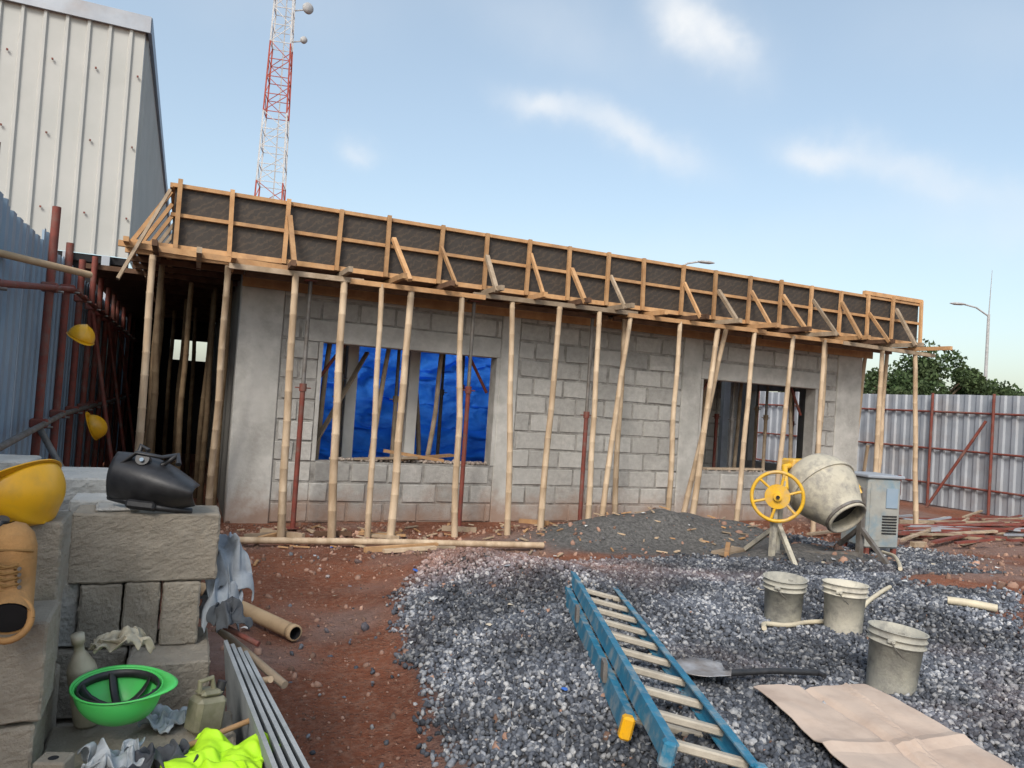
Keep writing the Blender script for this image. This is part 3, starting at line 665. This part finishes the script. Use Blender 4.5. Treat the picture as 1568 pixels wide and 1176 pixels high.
# ------------------------------------------------------------------ ladder
LA=empty('extension_ladder')
A0=V((1.18,-6.89,0));dr=V((.376,.927,0));pr=V((.905,-.37,-.20)).normalized()
def zat(s):return .37+(.25-.37)*(s/3.15)
up_=pr.cross(dr).normalized()
if up_.z<0: up_=-up_
def rail(mb,s0,s1,off,zb,h=.085,side=1):
    p=A0+dr*s0+pr*off+up_*zb;p.z+=zat(s0);q=A0+dr*s1+pr*off+up_*zb;q.z+=zat(s1)
    mb.beam(p,q,.008,h,LADB,up=up_)
    for k in(-1,1):
        o_=up_*(k*(h/2-.004))+pr*side*.018
        mb.beam(p+o_,q+o_,.036,.007,LADB,up=up_)
mb=MB()
rail(mb,0,3.15,0,0,side=1);rail(mb,0,3.15,.42,0,side=-1);rail(mb,-.42,2.75,.045,.088,h=.075,side=1);rail(mb,-.42,2.75,.375,.088,h=.075,side=-1)
mb.done('rails',LA)
mb=MB()
for k in range(11):
    s=.12+k*.29
    p=A0+dr*s;p.z+=zat(s);mb.beam(p,p+pr*.42,.034,.03,RUNG,up=up_,ch=.006)
    s2=-.32+k*.29
    p=A0+dr*s2+pr*.045+up_*.088;p.z+=zat(s2);mb.beam(p,p+pr*.33,.038,.032,RUNG,up=up_,ch=.006)
mb.done('rungs',LA)
mb=MB()
for o_,s,zb in((0,-.015,0),(.42,-.015,0),(.045,-.43,.088),(.375,-.43,.088),(.0,3.15,0)):
    p=A0+dr*s+pr*o_+up_*zb;p.z+=zat(s);mb.beam(p-dr*.02,p+dr*.03,.05,.095,[HATY,LADB][s>3 or s<-.2],up=up_,ch=.01)
for s in(.5,1.6): 
    p=A0+dr*s+pr*-.01;p.z+=zat(s)+.05;mb.beam(p,p+dr*.08,.02,.09,STEELG)
mb.done('end_caps_and_brackets',LA)
# ------------------------------------------------------------------ shovel
SV=empty('shovel');mb=MB()
p0=V((2.72,-6.40,H(2.72,-6.40)+.06));p1=V((2.12,-6.34,H(2.12,-6.34)+.055));d=(p1-p0).normalized();sd=V((-d.y,d.x,0))
mb.tube([p0,p0.lerp(p1,.5)+V((0,0,.012)),p1],[.017,.016,.018],BLACK,10)
mb.tube([p0-sd*.05,p0+sd*.05],.014,BLACK,8);mb.done('handle',SV)
mb=MB();vs=[];fs=[];n=10
for i in range(n+1):
    t=i/n;wd=.13*(1 if t<.55 else math.sqrt(max(0.02,1-((t-.55)/.45)**2)))*(.35+.65*min(1,t*5))
    for j in range(7):
        v=j/6*2-1;p=p1+d*(t*.30-.02)+sd*v*wd+V((0,0,.022*v*v-.01*t+ .014));vs.append(p)
for i in range(n):
    for j in range(6):k=i*7+j;fs.append((k,k+1,k+8,k+7))
mb.add(vs,fs,M('worn_steel_blade',(.42,.42,.43),(.25,.22,.2),scale=12,rough=.4,metal=.4),True);mb.done('blade',SV,solid=.003)
# ------------------------------------------------------------------ cardboard
def card(name,corners,seed,mat=CARD,n=40,amp=.03,lift=.05):
    mb=MB();vs=[];fs=[];c=[V((*q,0)) for q in corners]
    for j in range(n+1):
        for i in range(n+1):
            u=i/n;v=j/n;p=(c[0].lerp(c[1],u)).lerp(c[3].lerp(c[2],u),v)
            cr=-.022*math.exp(-((u-.45-.1*v)/.03)**2)+.018*math.exp(-((v-.55)/.03)**2)+.012*math.exp(-((u-.8+.3*v)/.02)**2)
            z=H(p.x,p.y)*.35+.65*H(c[0].x,c[0].y)+lift+amp*mn.noise(V((u*2.5,v*2.5,seed)))+.006*mn.noise(V((u*9,v*9,seed)))+cr+.03*max(0,u-.6)
            vs.append((p.x+.012*mn.noise(V((u*7,v*7,1))),p.y+.012*mn.noise(V((u*7,v*7,5))),z))
    for j in range(n):
        for i in range(n):k=j*(n+1)+i;fs.append((k,k+1,k+n+2,k+n+1))
    mb.add(vs,fs,mat,False);mb.done(name,solid=.004)
card('cardboard_sheet',[(2.18,-6.50),(2.82,-6.62),(2.62,-7.75),(1.86,-7.62)],3)
# ------------------------------------------------------------------ hoses / timber bits / litter
def gpath(pts,r,mat,name,lift=.02,n=8):
    P_=[]
    for i in range(len(pts)-1):
        for t in np.linspace(0,1,7)[:-1]:
            x=pts[i][0]*(1-t)+pts[i+1][0]*t;y=pts[i][1]*(1-t)+pts[i+1][1]*t;P_.append((x,y,H(x,y)+lift+r))
    x,y=pts[-1];P_.append((x,y,H(x,y)+lift+r))
    for _ in range(3): P_=[P_[0]]+[tuple((V(P_[i-1])+V(P_[i])*2+V(P_[i+1]))/4) for i in range(1,len(P_)-1)]+[P_[-1]]
    mb=MB();mb.tube(P_,r,mat,n);return mb.done(name)
gpath([(3.05,-5.62),(3.15,-5.50),(3.35,-5.52),(3.62,-5.42),(3.95,-5.50),(4.35,-5.28),(4.75,-5.1),(4.95,-5.0)],.017,PVC,'cream_hose')
gpath([(7.25,-3.0),(6.9,-3.45),(6.3,-4.0),(5.75,-4.45)],.02,PVC,'cream_hose',lift=.05)
gpath([(4.9,-5.55),(5.1,-5.8)],.03,PVC,'pipe_offcut')
LIT=[M('litter_%s'%q,c_,rough=.6,bump=.1) for q,c_ in (('white',(.7,.7,.68)),('blue',(.05,.15,.5)),('grey',(.4,.42,.44)),('paper',(.6,.52,.4)))]
mb=MB()
for k in range(130):
    x=rnd.uniform(-.2,11);y=rnd.uniform(-7.2,-.4)
    if x<2.2 or rnd.random()<.5 or y>-2.2:
        a_=rnd.uniform(0,6.28);r_=rnd.uniform(.008,.035);z=H(x,y)+.022
        q=[V((x+r_*math.cos(a_+t)*rnd.uniform(.6,1.3),y+r_*math.sin(a_+t)*rnd.uniform(.6,1.3),z+rnd.uniform(-.004,.014))) for t in(0,1.3,2.6,3.9,5.2)]
        mb.add(q,[(0,1,2,3,4)],rnd.choice(LIT))
mb.done('scattered_litter')
W_=empty('timber_offcuts');mb=MB()
mb.tube([(.05,-1.42,.07),(1.6,-1.68,.08),(3.25,-1.93,.07)],.035,POLE,8)
for (x0,y0,x1,y1,w_,h_,mt) in((1.2,-2.1,2.0,-1.95,.05,.05,WOODO),(1.35,-2.25,1.9,-2.2,.07,.03,POLE),(1.6,-1.9,2.15,-2.1,.05,.04,WOODG),(2.2,-2.05,2.35,-2.25,.06,.05,POLE),(.35,-.75,.75,-1.15,.05,.05,POLE),(.15,-1.0,.62,-.92,.04,.04,WOODG),(.3,-1.15,.6,-.85,.05,.04,WOODO),(.9,-.9,1.3,-1.0,.05,.05,WOODD),(1.4,-.9,1.9,-1.1,.06,.02,WOODO),(2.5,-.6,2.9,-.75,.05,.06,WOODG),(3.5,-.7,3.8,-.95,.05,.05,WOODO),(1.5,-1.05,1.8,-1.2,.06,.03,POLE),
      (5.0,-2.75,5.5,-2.55,.16,.03,WOODG),(5.0,-2.9,5.35,-2.5,.05,.05,WOODO),(10.5,-.9,12.3,-.1,.05,.05,WOODG),(10.8,-1.2,12.8,-.6,.06,.04,WOODG),(11,-.2,13.6,-.4,.05,.05,RUST),(10.6,-.5,13.4,-.8,.06,.06,WOODG),(9.6,-1.6,11.6,-1.9,.05,.05,WOODG),(9.8,-2.2,11.4,-1.7,.06,.03,WOODG),(8.8,-1.2,10.2,-1.5,.1,.02,FENS),(11,-1.8,12.9,-1.5,.08,.05,WOODD),(7.6,-1.5,8.6,-1.2,.07,.03,WOODG)):
    za=max(H(x0,y0),H(x1,y1))+.03;mb.beam((x0,y0,za),(x1,y1,za+rnd.uniform(0,.03)),w_,h_,mt)
for k in range(60):
    x=rnd.uniform(8.5,13.8);y=rnd.uniform(-2.4,-.1);a_=rnd.uniform(-.5,.5);l=rnd.uniform(.4,1.8);mb.beam((x,y,.04+rnd.random()*.08),(min(x+l*math.cos(a_),14.3),y+l*math.sin(a_),.06+rnd.random()*.1),rnd.uniform(.03,.08),.03,[RUST,WOODG,RUST,FENS][k%4])
for k in range(140):
    x=rnd.uniform(.1,6.5);y=rnd.uniform(-2.4,-.3);a_=rnd.uniform(0,3.1);l=rnd.uniform(.04,.2);z=H(x,y)+.015;mb.beam((x,y,z),(x+l*math.cos(a_),y+l*math.sin(a_),z+.01),rnd.uniform(.015,.04),.012,[POLE,WOODG,WOODO][k%3])
for (x0,y0,z0,x1,y1,z1,r_,mt) in((13.9,1.5,.05,14.3,.6,1.9,.03,RUST),(13.8,-1.0,.05,14.3,-.7,2.0,.025,RUST),(10.9,.6,.05,10.6,.2,1.3,.03,POLE),(9.2,-1.0,.1,12.9,-1.35,.15,.02,RUST),(9.4,-1.1,.12,13.1,-1.2,.12,.02,RUST),(9.8,-1.3,.1,13.3,-.9,.1,.02,RUST)):
    mb.tube([(x0,y0,z0),(x1,y1,z1)],r_,mt,8)
for k in range(9):
    x=7.2+rnd.uniform(-.4,3.2);y=-2.0+rnd.uniform(-.5,.7);mb.box((x,y,H(x,y)),(x+rnd.uniform(.1,.25),y+rnd.uniform(.08,.2),H(x,y)+rnd.uniform(.03,.1)),[CONC,MORTAR,WOODG][k%3],.008)
mb.done('sticks_and_battens',W_)
mb=MB();mb.tube([(-.32,-3.42,.10),(.22,-4.52,.075)],.048,PIPET,18,cap=False);mb.tube([(-.32,-3.42,.10),(.22,-4.52,.075)],.041,DARK,18,cap=False)
mb.lathe([(.041,0),(.052,0),(.052,-.05),(.048,-.05)],PIPET,frame((.22,-4.52,.075),(.54,-1.1,-.025)),18);mb.done('drain_pipe')
# ------------------------------------------------------------------ foreground block stacks
def blk(mb,O,s0,s1,t0,t1,z0,z1,mat=BLK2,ya=0):
    X=Matrix.Translation((O[0],O[1],0))@Matrix.Rotation(math.radians(ya),4,'Z')
    mb.box((s0,t0,z0),(s1,t1,z1),mat,.006,X)
BS=empty('concrete_block_stack');mb=MB();O=(-.845,-6.67)
blk(mb,O,0,.452,0,.20,.957,1.185)
blk(mb,O,-.03,.035,.03,.4,.745,.952,CONC);blk(mb,O,.04,.163,-.005,.42,.745,.952,ya=1);blk(mb,O,.17,.278,.0,.42,.745,.954);blk(mb,O,.286,.405,.004,.42,.74,.952,ya=-1)
blk(mb,O,.20,.445,-.17,.2,.52,.738);blk(mb,O,-.03,.19,.0,.22,.52,.738)
for z in(.0,.17,.34): blk(mb,O,-.02,.44,.0,.22,z,z+.165)
blk(mb,O,-.04,.30,.26,.46,.96,1.19,CONC)
blk(mb,O,-.25,.1,.5,.9,1.05,1.24,CONC);blk(mb,O,-.25,.2,.5,.9,.0,1.04,CONC)
blk(mb,O,.07,.20,.02,.16,1.186,1.198,CONC,ya=6)
mb.done('main_stack',BS,rough=.010)
mb=MB();O2=(-.815,-7.12)
blk(mb,O2,-.45,0,0,.2,1.02,1.235);blk(mb,O2,-.45,-.01,0,.2,.80,1.012);blk(mb,O2,-.45,0,0,.2,.58,.79);blk(mb,O2,-.45,0,0,.2,0,.57)
O3=(-.80,-7.37);blk(mb,O3,-.45,0,0,.2,.80,1.04);blk(mb,O3,-.44,-.012,0,.2,.56,.79);blk(mb,O3,-.45,0,0,.2,0,.55)
blk(mb,(-1.04,-6.62),-.3,.06,0,.22,1.12,1.345,CONC);blk(mb,(-1.04,-6.62),-.3,.06,0,.22,0,1.11,CONC)
mb.done('left_stack',BS,rough=.010)
mb=MB();O4=(-.80,-7.55)
blk(mb,O4,-.01,.46,0,0.5,.44,.655);blk(mb,O4,-.01,.46,0,0.5,.0,.43)
mb.done('low_stack',BS,rough=.010)
# ------------------------------------------------------------------ hard hats
def hat(X,mat,name='hard_hat',r=.115):
    mb=MB();n=40;vs=[];fs=[];R_=14
    for i in range(R_+1):
        t=i/R_*math.pi/2
        for k in range(n):
            a_=2*math.pi*k/n
            rr=r*math.cos(t);rx=rr*1.2*math.cos(a_);ry=rr*math.sin(a_);z=r*1.12*math.sin(t)
            z+=.010*max(0,1-abs(ry)/.022)*(math.sin(t)**.5 if t>0 else 0)
            vs.append(X@V((rx,ry,z)))
    for i in range(R_):
        for k in range(n): fs.append((i*n+k,i*n+(k+1)%n,(i+1)*n+(k+1)%n,(i+1)*n+k))
    mb.add(vs,fs,mat,True)
    vs=[]
    for q,zz in((1.0,0),(1.05,-.006),(1.07,-.002)):
        for k in range(n):
            a_=2*math.pi*k/n;pk=.035*max(0,math.cos(a_))**2*(q-1)/.07
            vs.append(X@V(((r*1.2*q+pk)*math.cos(a_),(r*q+.0)*math.sin(a_),zz-pk*.25)))
    fs=[]
    for i in range(2):
        for k in range(n): fs.append((i*n+k,i*n+(k+1)%n,(i+1)*n+(k+1)%n,(i+1)*n+k))
    mb.add(vs,fs,mat,True)
    E=empty(name);mb.done('shell',E,solid=.003)
    mb=MB()
    for k in range(3):
        a_=k*math.pi/3;pts=[]
        for t in np.linspace(0.1,math.pi-.1,11): pts.append(X@V((r*1.0*math.cos(t)*math.cos(a_)*1.1,r*.9*math.cos(t)*math.sin(a_),r*.72*math.sin(t))))
        mb.tube(pts,.008,BLACK,6,ell=(1.4,.3))
    mb.tube([X@V((r*1.08*math.cos(t),r*.9*math.sin(t),.012)) for t in np.linspace(0,2*math.pi,33)],.013,BLACK,6,cap=False,ell=(.25,1))
    mb.done('suspension_harness',E);return E
def XF(loc,rx=0,ry=0,rz=0): return Matrix.Translation(loc)@Matrix.Rotation(rz,4,'Z')@Matrix.Rotation(ry,4,'Y')@Matrix.Rotation(rx,4,'X')
hat(frame((-.935,-7.08,1.325),(.45,-.25,-.55),(-.5,-.4,.3)),HATY,r=.105)
hat(frame((-.645,-7.21,.815),(.05,.15,-1),(1,-.4,0)),HATG,r=.093)
hat(frame((-1.45,-1.5,1.97),(.35,-.2,.9),(.3,-.9,0)),HATY)
hat(frame((-1.40,-.35,1.08),(.9,-.2,.3),(0,-.3,.9)),HATY)
# ------------------------------------------------------------------ welding visor
WV=empty('welding_visor');X=frame((-.615,-6.62,1.285),(-.2,-.95,.25),(.97,-.15,-.10))@Matrix.Scale(1.15,4)
mb=MB();vs=[];fs=[];n=20;q=14
for i in range(n+1):
    u=i/n
    for j in range(q+1):
        v=j/q*2-1
        wd=.062+.026*math.sin(u*math.pi)-.035*u
        x=-.115+.245*u;zz=.07*(1-v*v)*(.6+.5*math.sin(u*2.4)) ;yy=v*wd-.035*u+.012
        vs.append(X@V((x,yy,zz)))
for i in range(n):
    for j in range(q):k=i*(q+1)+j;fs.append((k,k+1,k+q+2,k+q+1))
mb.add(vs,fs,BLACK,True);mb.done('mask_shell',WV,solid=.006)
mb=MB()
mb.lathe([(0,.03),(.022,.03),(.024,.0),(.012,-.012),(0,-.012)],BLACK,frame(X@V((-.03,.055,.03)),(-.2,-.95,.4)),16,smooth=False)
mb.tube([X@V((-.10,.03,.03)),X@V((-.05,.075,.05)),X@V((.02,.07,.05)),X@V((.05,.09,.0))],.011,BLACK,8,ell=(1.3,.6))
mb.tube([X@V((-.06,.06,.0)),X@V((-.055,.105,.0)),X@V((-.03,.09,.01))],.009,BLACK,6);mb.tube([X@V((.02,.05,.03)),X@V((.06,.085,.03)),X@V((.07,.055,.05))],.010,BLACK,6)
mb.disc(X@V((-.03,.055,.064)),.007,(-.2,-.95,.4),FENB,10)
mb.tube([X@V((-.115,-.055,-.02)),X@V((.0,-.075,.04)),X@V((.12,-.07,-.02))],.012,BLACK,8)
mb.box((-.05,-.085,.0),(.03,-.06,.05),BLACK,.006,X)
mb.done('headband_and_knobs',WV)
# ------------------------------------------------------------------ boot
BT=empty('leather_work_boot');mb=MB()
path=[(-.865,-7.475,1.080),(-.868,-7.44,1.095),(-.872,-7.40,1.12),(-.875,-7.385,1.15),(-.878,-7.385,1.185),(-.882,-7.385,1.22),(-.886,-7.385,1.25),(-.89,-7.385,1.27),(-.893,-7.385,1.28)]
mb.tube(path,[.046,.045,.043,.044,.047,.050,.046,.032,.012],BOOT,24,cap=False,ell=(1.0,.95))
mb.tube([V(path[0])+V((0,.004,0)),V(path[1])],[.040,.034],DARK,20,cap=True)
mb.tube([V(path[0])+V((.044*math.cos(t),.018*math.sin(t),.044*math.sin(t))) for t in np.linspace(0,6.283,25)],.008,BOOT,8,cap=False)
mb.tube([V((-.878,-7.43,1.10)),V((-.882,-7.438,1.14)),V((-.885,-7.436,1.185))],[.02,.024,.018],BOOT,10,ell=(1,.4))
mb.tube([V((-.885+.048*math.cos(t),-7.40-.03*math.sin(t),1.215+.01*math.sin(t))) for t in np.linspace(.2,2.9,14)],.0035,LACE,6)
for k in range(7):
    z=1.10+k*.014;c=V((-.878-.001*k,-7.446+.0006*k,z));mb.tube([c+V((-.024,.008,0)),c+V((0,-.004,.004)),c+V((.024,.006,.008))],.003,LACE,6)
    mb.tube([c+V((.024,.008,0)),c+V((0,-.004,.006)),c+V((-.024,.006,.010))],.003,LACE,6)
    for e in(-.027,.027): mb.tube([c+V((e,.006,0)),c+V((e,-.001,0))],.004,STEELG,8)
mb.done('upper_and_laces',BT)
mb=MB();mb.tube([(-.915,-7.36,1.08),(-.925,-7.345,1.15),(-.93,-7.345,1.24),(-.91,-7.35,1.285)],[.035,.042,.045,.02],BLACK,14,ell=(.6,1));mb.done('sole',BT)
# ------------------------------------------------------------------ small foreground things
JC=empty('jerrycan');mb=MB();X=XF((-.425,-7.18,.655),rz=.5,ry=.12)
mb.box((-.045,-.035,0),(.045,.035,.10),OLIVE,.012,X);mb.box((-.035,-.028,.1),(.03,.028,.118),OLIVE,.01,X)
mb.tube([X@V((-.03,0,.11)),X@V((-.035,0,.14)),X@V((.0,0,.148)),X@V((.012,0,.115))],.008,OLIVE,8)
mb.tube([X@V((.03,0,.10)),X@V((.036,0,.135))],.013,BLACK,12);mb.done('can_body',JC,bevel=.004)
BO=empty('dirty_plastic_bottle');mb=MB();X=XF((-.74,-7.08,.79),rx=.2,ry=-.15)
mb.lathe([(0,-.13),(.036,-.13),(.038,-.12),(.038,.03),(.033,.05),(.016,.085),(.013,.09),(.013,.115),(.017,.115),(.017,.14),(0,.14)],CREAM,X,20);mb.done('bottle_body',BO)
cloth('work_glove',(-.66,-7.05,.88),.15,.11,.4,.05,12,CREAM,n=20,freq=3.5,drape=.6)
cloth('hi_vis_vest',(-.385,-7.40,.668),.25,.20,-.4,.045,21,HIVIS,n=44,freq=2.0,drape=.15)
cloth('plastic_bag',(-.635,-7.36,.665),.13,.10,.2,.06,31,FILMC,n=26,freq=3,drape=.2)
cloth('plastic_bag',(-.52,-7.12,.665),.12,.10,.9,.04,66,FILMC,n=26,freq=3,drape=.1)
cloth('grey_sack',(-.37,-6.48,1.02),.15,.26,.3,.07,41,CLOTHG,n=40,freq=2.4,drape=1.6)
cloth('grey_sack',(-.36,-6.56,.90),.13,.18,.1,.06,47,CLOTHG,n=36,freq=2.4,drape=1.8)
cloth('dark_rag',(-.345,-6.66,.83),.12,.12,.3,.05,52,CLOTHD,n=26,freq=2.5,drape=1)
cloth('dark_rag',(-.53,-7.38,.665),.14,.12,.3,.05,57,CLOTHD,n=26,freq=2.5,drape=.1)
mb=MB();X=XF((-.76,-7.41,.655),rz=-.3);mb.box((-.035,-.03,0),(.035,.03,.075),BLK2,.004,X);mb.disc(X@V((0,-.004,.0755)),.012,(0,0,1),DARK,12);mb.done('wooden_block')
mb=MB()
for a_,c_,r_,mt_ in (((-.40,-6.60,.55),(-.22,-6.95,.70),.011,POLE),((-.36,-6.45,.72),(-.16,-6.85,.64),.014,WOODG),((-.50,-7.32,.67),(-.30,-7.22,.69),.008,WOODO),((-.42,-6.55,.80),(-.24,-6.72,.74),.010,RUST),((-.72,-7.50,.665),(-.58,-7.36,.675),.008,WOODG)): mb.tube([a_,c_],r_,mt_,8)
mb.done('wooden_stakes')
FB=empty('fibre_boards');mb=MB()
for k in range(4):
    o_=k*.024;a_=V((-.36+o_,-6.78+.02*k,.78-.02*k));c_=V((-.27+o_*1.3,-7.60,.70-.012*k));dn=V((.08+.04*k,0.0,-.70))
    vs=[a_,c_,c_+dn,a_+dn];nrm=V((.99,.12,.12)).normalized()*.012
    vs=vs+[p+nrm for p in vs];mb.add(vs,[(0,1,2,3),(4,7,6,5),(0,4,5,1),(1,5,6,2),(2,6,7,3),(3,7,4,0)],SHEETG)
mb.done('leaning_boards',FB)
# ------------------------------------------------------------------ world, sun
SUN_EL=math.radians(40);SUN_AZ=math.radians(218)
wd=D.worlds.new('World');SC.world=wd;wd.use_nodes=True;nt=wd.node_tree;N=nt.nodes;L=nt.links;N.clear()
out=N.new('ShaderNodeOutputWorld');bg=N.new('ShaderNodeBackground');L.new(bg.outputs[0],out.inputs[0]);bg.inputs[1].default_value=.15
sky=N.new('ShaderNodeTexSky');sky.sky_type='NISHITA';sky.sun_disc=False;sky.sun_elevation=SUN_EL;sky.sun_rotation=SUN_AZ;sky.air_density=1.2;sky.dust_density=2.5;sky.ozone_density=1.5
tc=N.new('ShaderNodeTexCoord');sx=N.new('ShaderNodeSeparateXYZ');L.new(tc.outputs['Generated'],sx.inputs[0])
def mt(op,a_,b_=None,c_=None):
    x=N.new('ShaderNodeMath');x.operation=op
    for i,v in enumerate((a_,b_,c_)):
        if v is None:continue
        if hasattr(v,'is_output'):L.new(v,x.inputs[i])
        else:x.inputs[i].default_value=v
    return x.outputs[0]
def nzw(sc,det,off):
    mp=N.new('ShaderNodeMapping');mp.inputs['Location'].default_value=off;L.new(tc.outputs['Generated'],mp.inputs[0])
    n=N.new('ShaderNodeTexNoise');n.inputs['Scale'].default_value=sc;n.inputs['Detail'].default_value=det;n.inputs['Roughness'].default_value=.55;L.new(mp.outputs[0],n.inputs['Vector']);return n.outputs[0]
hz=N.new('ShaderNodeMix');hz.data_type='RGBA';hz.blend_type='ADD';hz.inputs['Factor'].default_value=1;L.new(sky.outputs[0],hz.inputs[6]);hz.inputs[7].default_value=(1.42,1.6,1.5,1)
az=mt('MULTIPLY',mt('ARCTAN2',sx.outputs[0],sx.outputs[1]),57.2958);el=mt('MULTIPLY',mt('ARCSINE',sx.outputs[2]),57.2958)
az=mt('ADD',az,mt('MULTIPLY',mt('SUBTRACT',nzw(7,5,(0,0,0)),.5),7));el=mt('ADD',el,mt('MULTIPLY',mt('SUBTRACT',nzw(7,5,(5,2,1)),.5),6))
tot=None
for a0,e0,th,ru,rv,k in((36.3,27,-35,3.4,1.6,.9),(33.5,30,-20,2.0,.8,.4),(24.0,21.6,-14,3.0,1.1,.7),(31.5,20.0,-18,5.0,1.1,.6),(45.5,18.6,-10,2.0,1.1,.45),(50.5,17,-18,6.0,1.2,.42),(11.3,17.9,-8,1.2,.7,.38),(58,13,-8,9,1.9,.2),(26,27,-20,9,2.6,.16),(5,27,10,10,3,.10),(56,25,-10,8,3,.12),(40,12,0,20,2.5,.10)):
    c_,s_=math.cos(math.radians(th)),math.sin(math.radians(th))
    da=mt('SUBTRACT',az,a0);de=mt('SUBTRACT',el,e0)
    u=mt('DIVIDE',mt('ADD',mt('MULTIPLY',da,c_),mt('MULTIPLY',de,s_)),ru);v=mt('DIVIDE',mt('ADD',mt('MULTIPLY',da,-s_),mt('MULTIPLY',de,c_)),rv)
    g=mt('MULTIPLY',mt('POWER',2.718,mt('MULTIPLY',mt('ADD',mt('MULTIPLY',u,u),mt('MULTIPLY',v,v)),-1.0)),k)
    tot=g if tot is None else mt('ADD',tot,g)
tex=mt('ADD',.35,mt('MULTIPLY',nzw(12,8,(1,1,3)),1.3))
cl=N.new('ShaderNodeClamp');L.new(mt('MULTIPLY',tot,tex),cl.inputs[0])
x=N.new('ShaderNodeMix');x.data_type='RGBA';L.new(cl.outputs[0],x.inputs['Factor']);L.new(hz.outputs[2],x.inputs[6]);x.inputs[7].default_value=(6.3,6.45,6.6,1)
L.new(x.outputs[2],bg.inputs[0])
sl=D.lights.new('sun','SUN');sl.energy=2.8;sl.angle=math.radians(18);sl.color=(1,.95,.88)
so=D.objects.new('sun',sl);COL.objects.link(so)
sd=V((math.sin(SUN_AZ)*math.cos(SUN_EL),math.cos(SUN_AZ)*math.cos(SUN_EL),math.sin(SUN_EL)));so.rotation_euler=sd.to_track_quat('Z','Y').to_euler()
# ------------------------------------------------------------------ camera
cam=D.cameras.new('camera');co=D.objects.new('camera',cam);COL.objects.link(co);SC.camera=co
cam.sensor_width=36;cam.lens=26.40;cam.clip_end=3000;cam.clip_start=.05
co.matrix_world=Matrix.Translation((-.54,-9.47,1.64))@Matrix.Rotation(math.radians(-23.5),4,'Z')@Matrix.Rotation(math.radians(91.4),4,'X')@Matrix.Rotation(math.radians(3.8),4,'Z')
SC.view_settings.view_transform='Standard';SC.view_settings.look='None';SC.view_settings.exposure=0
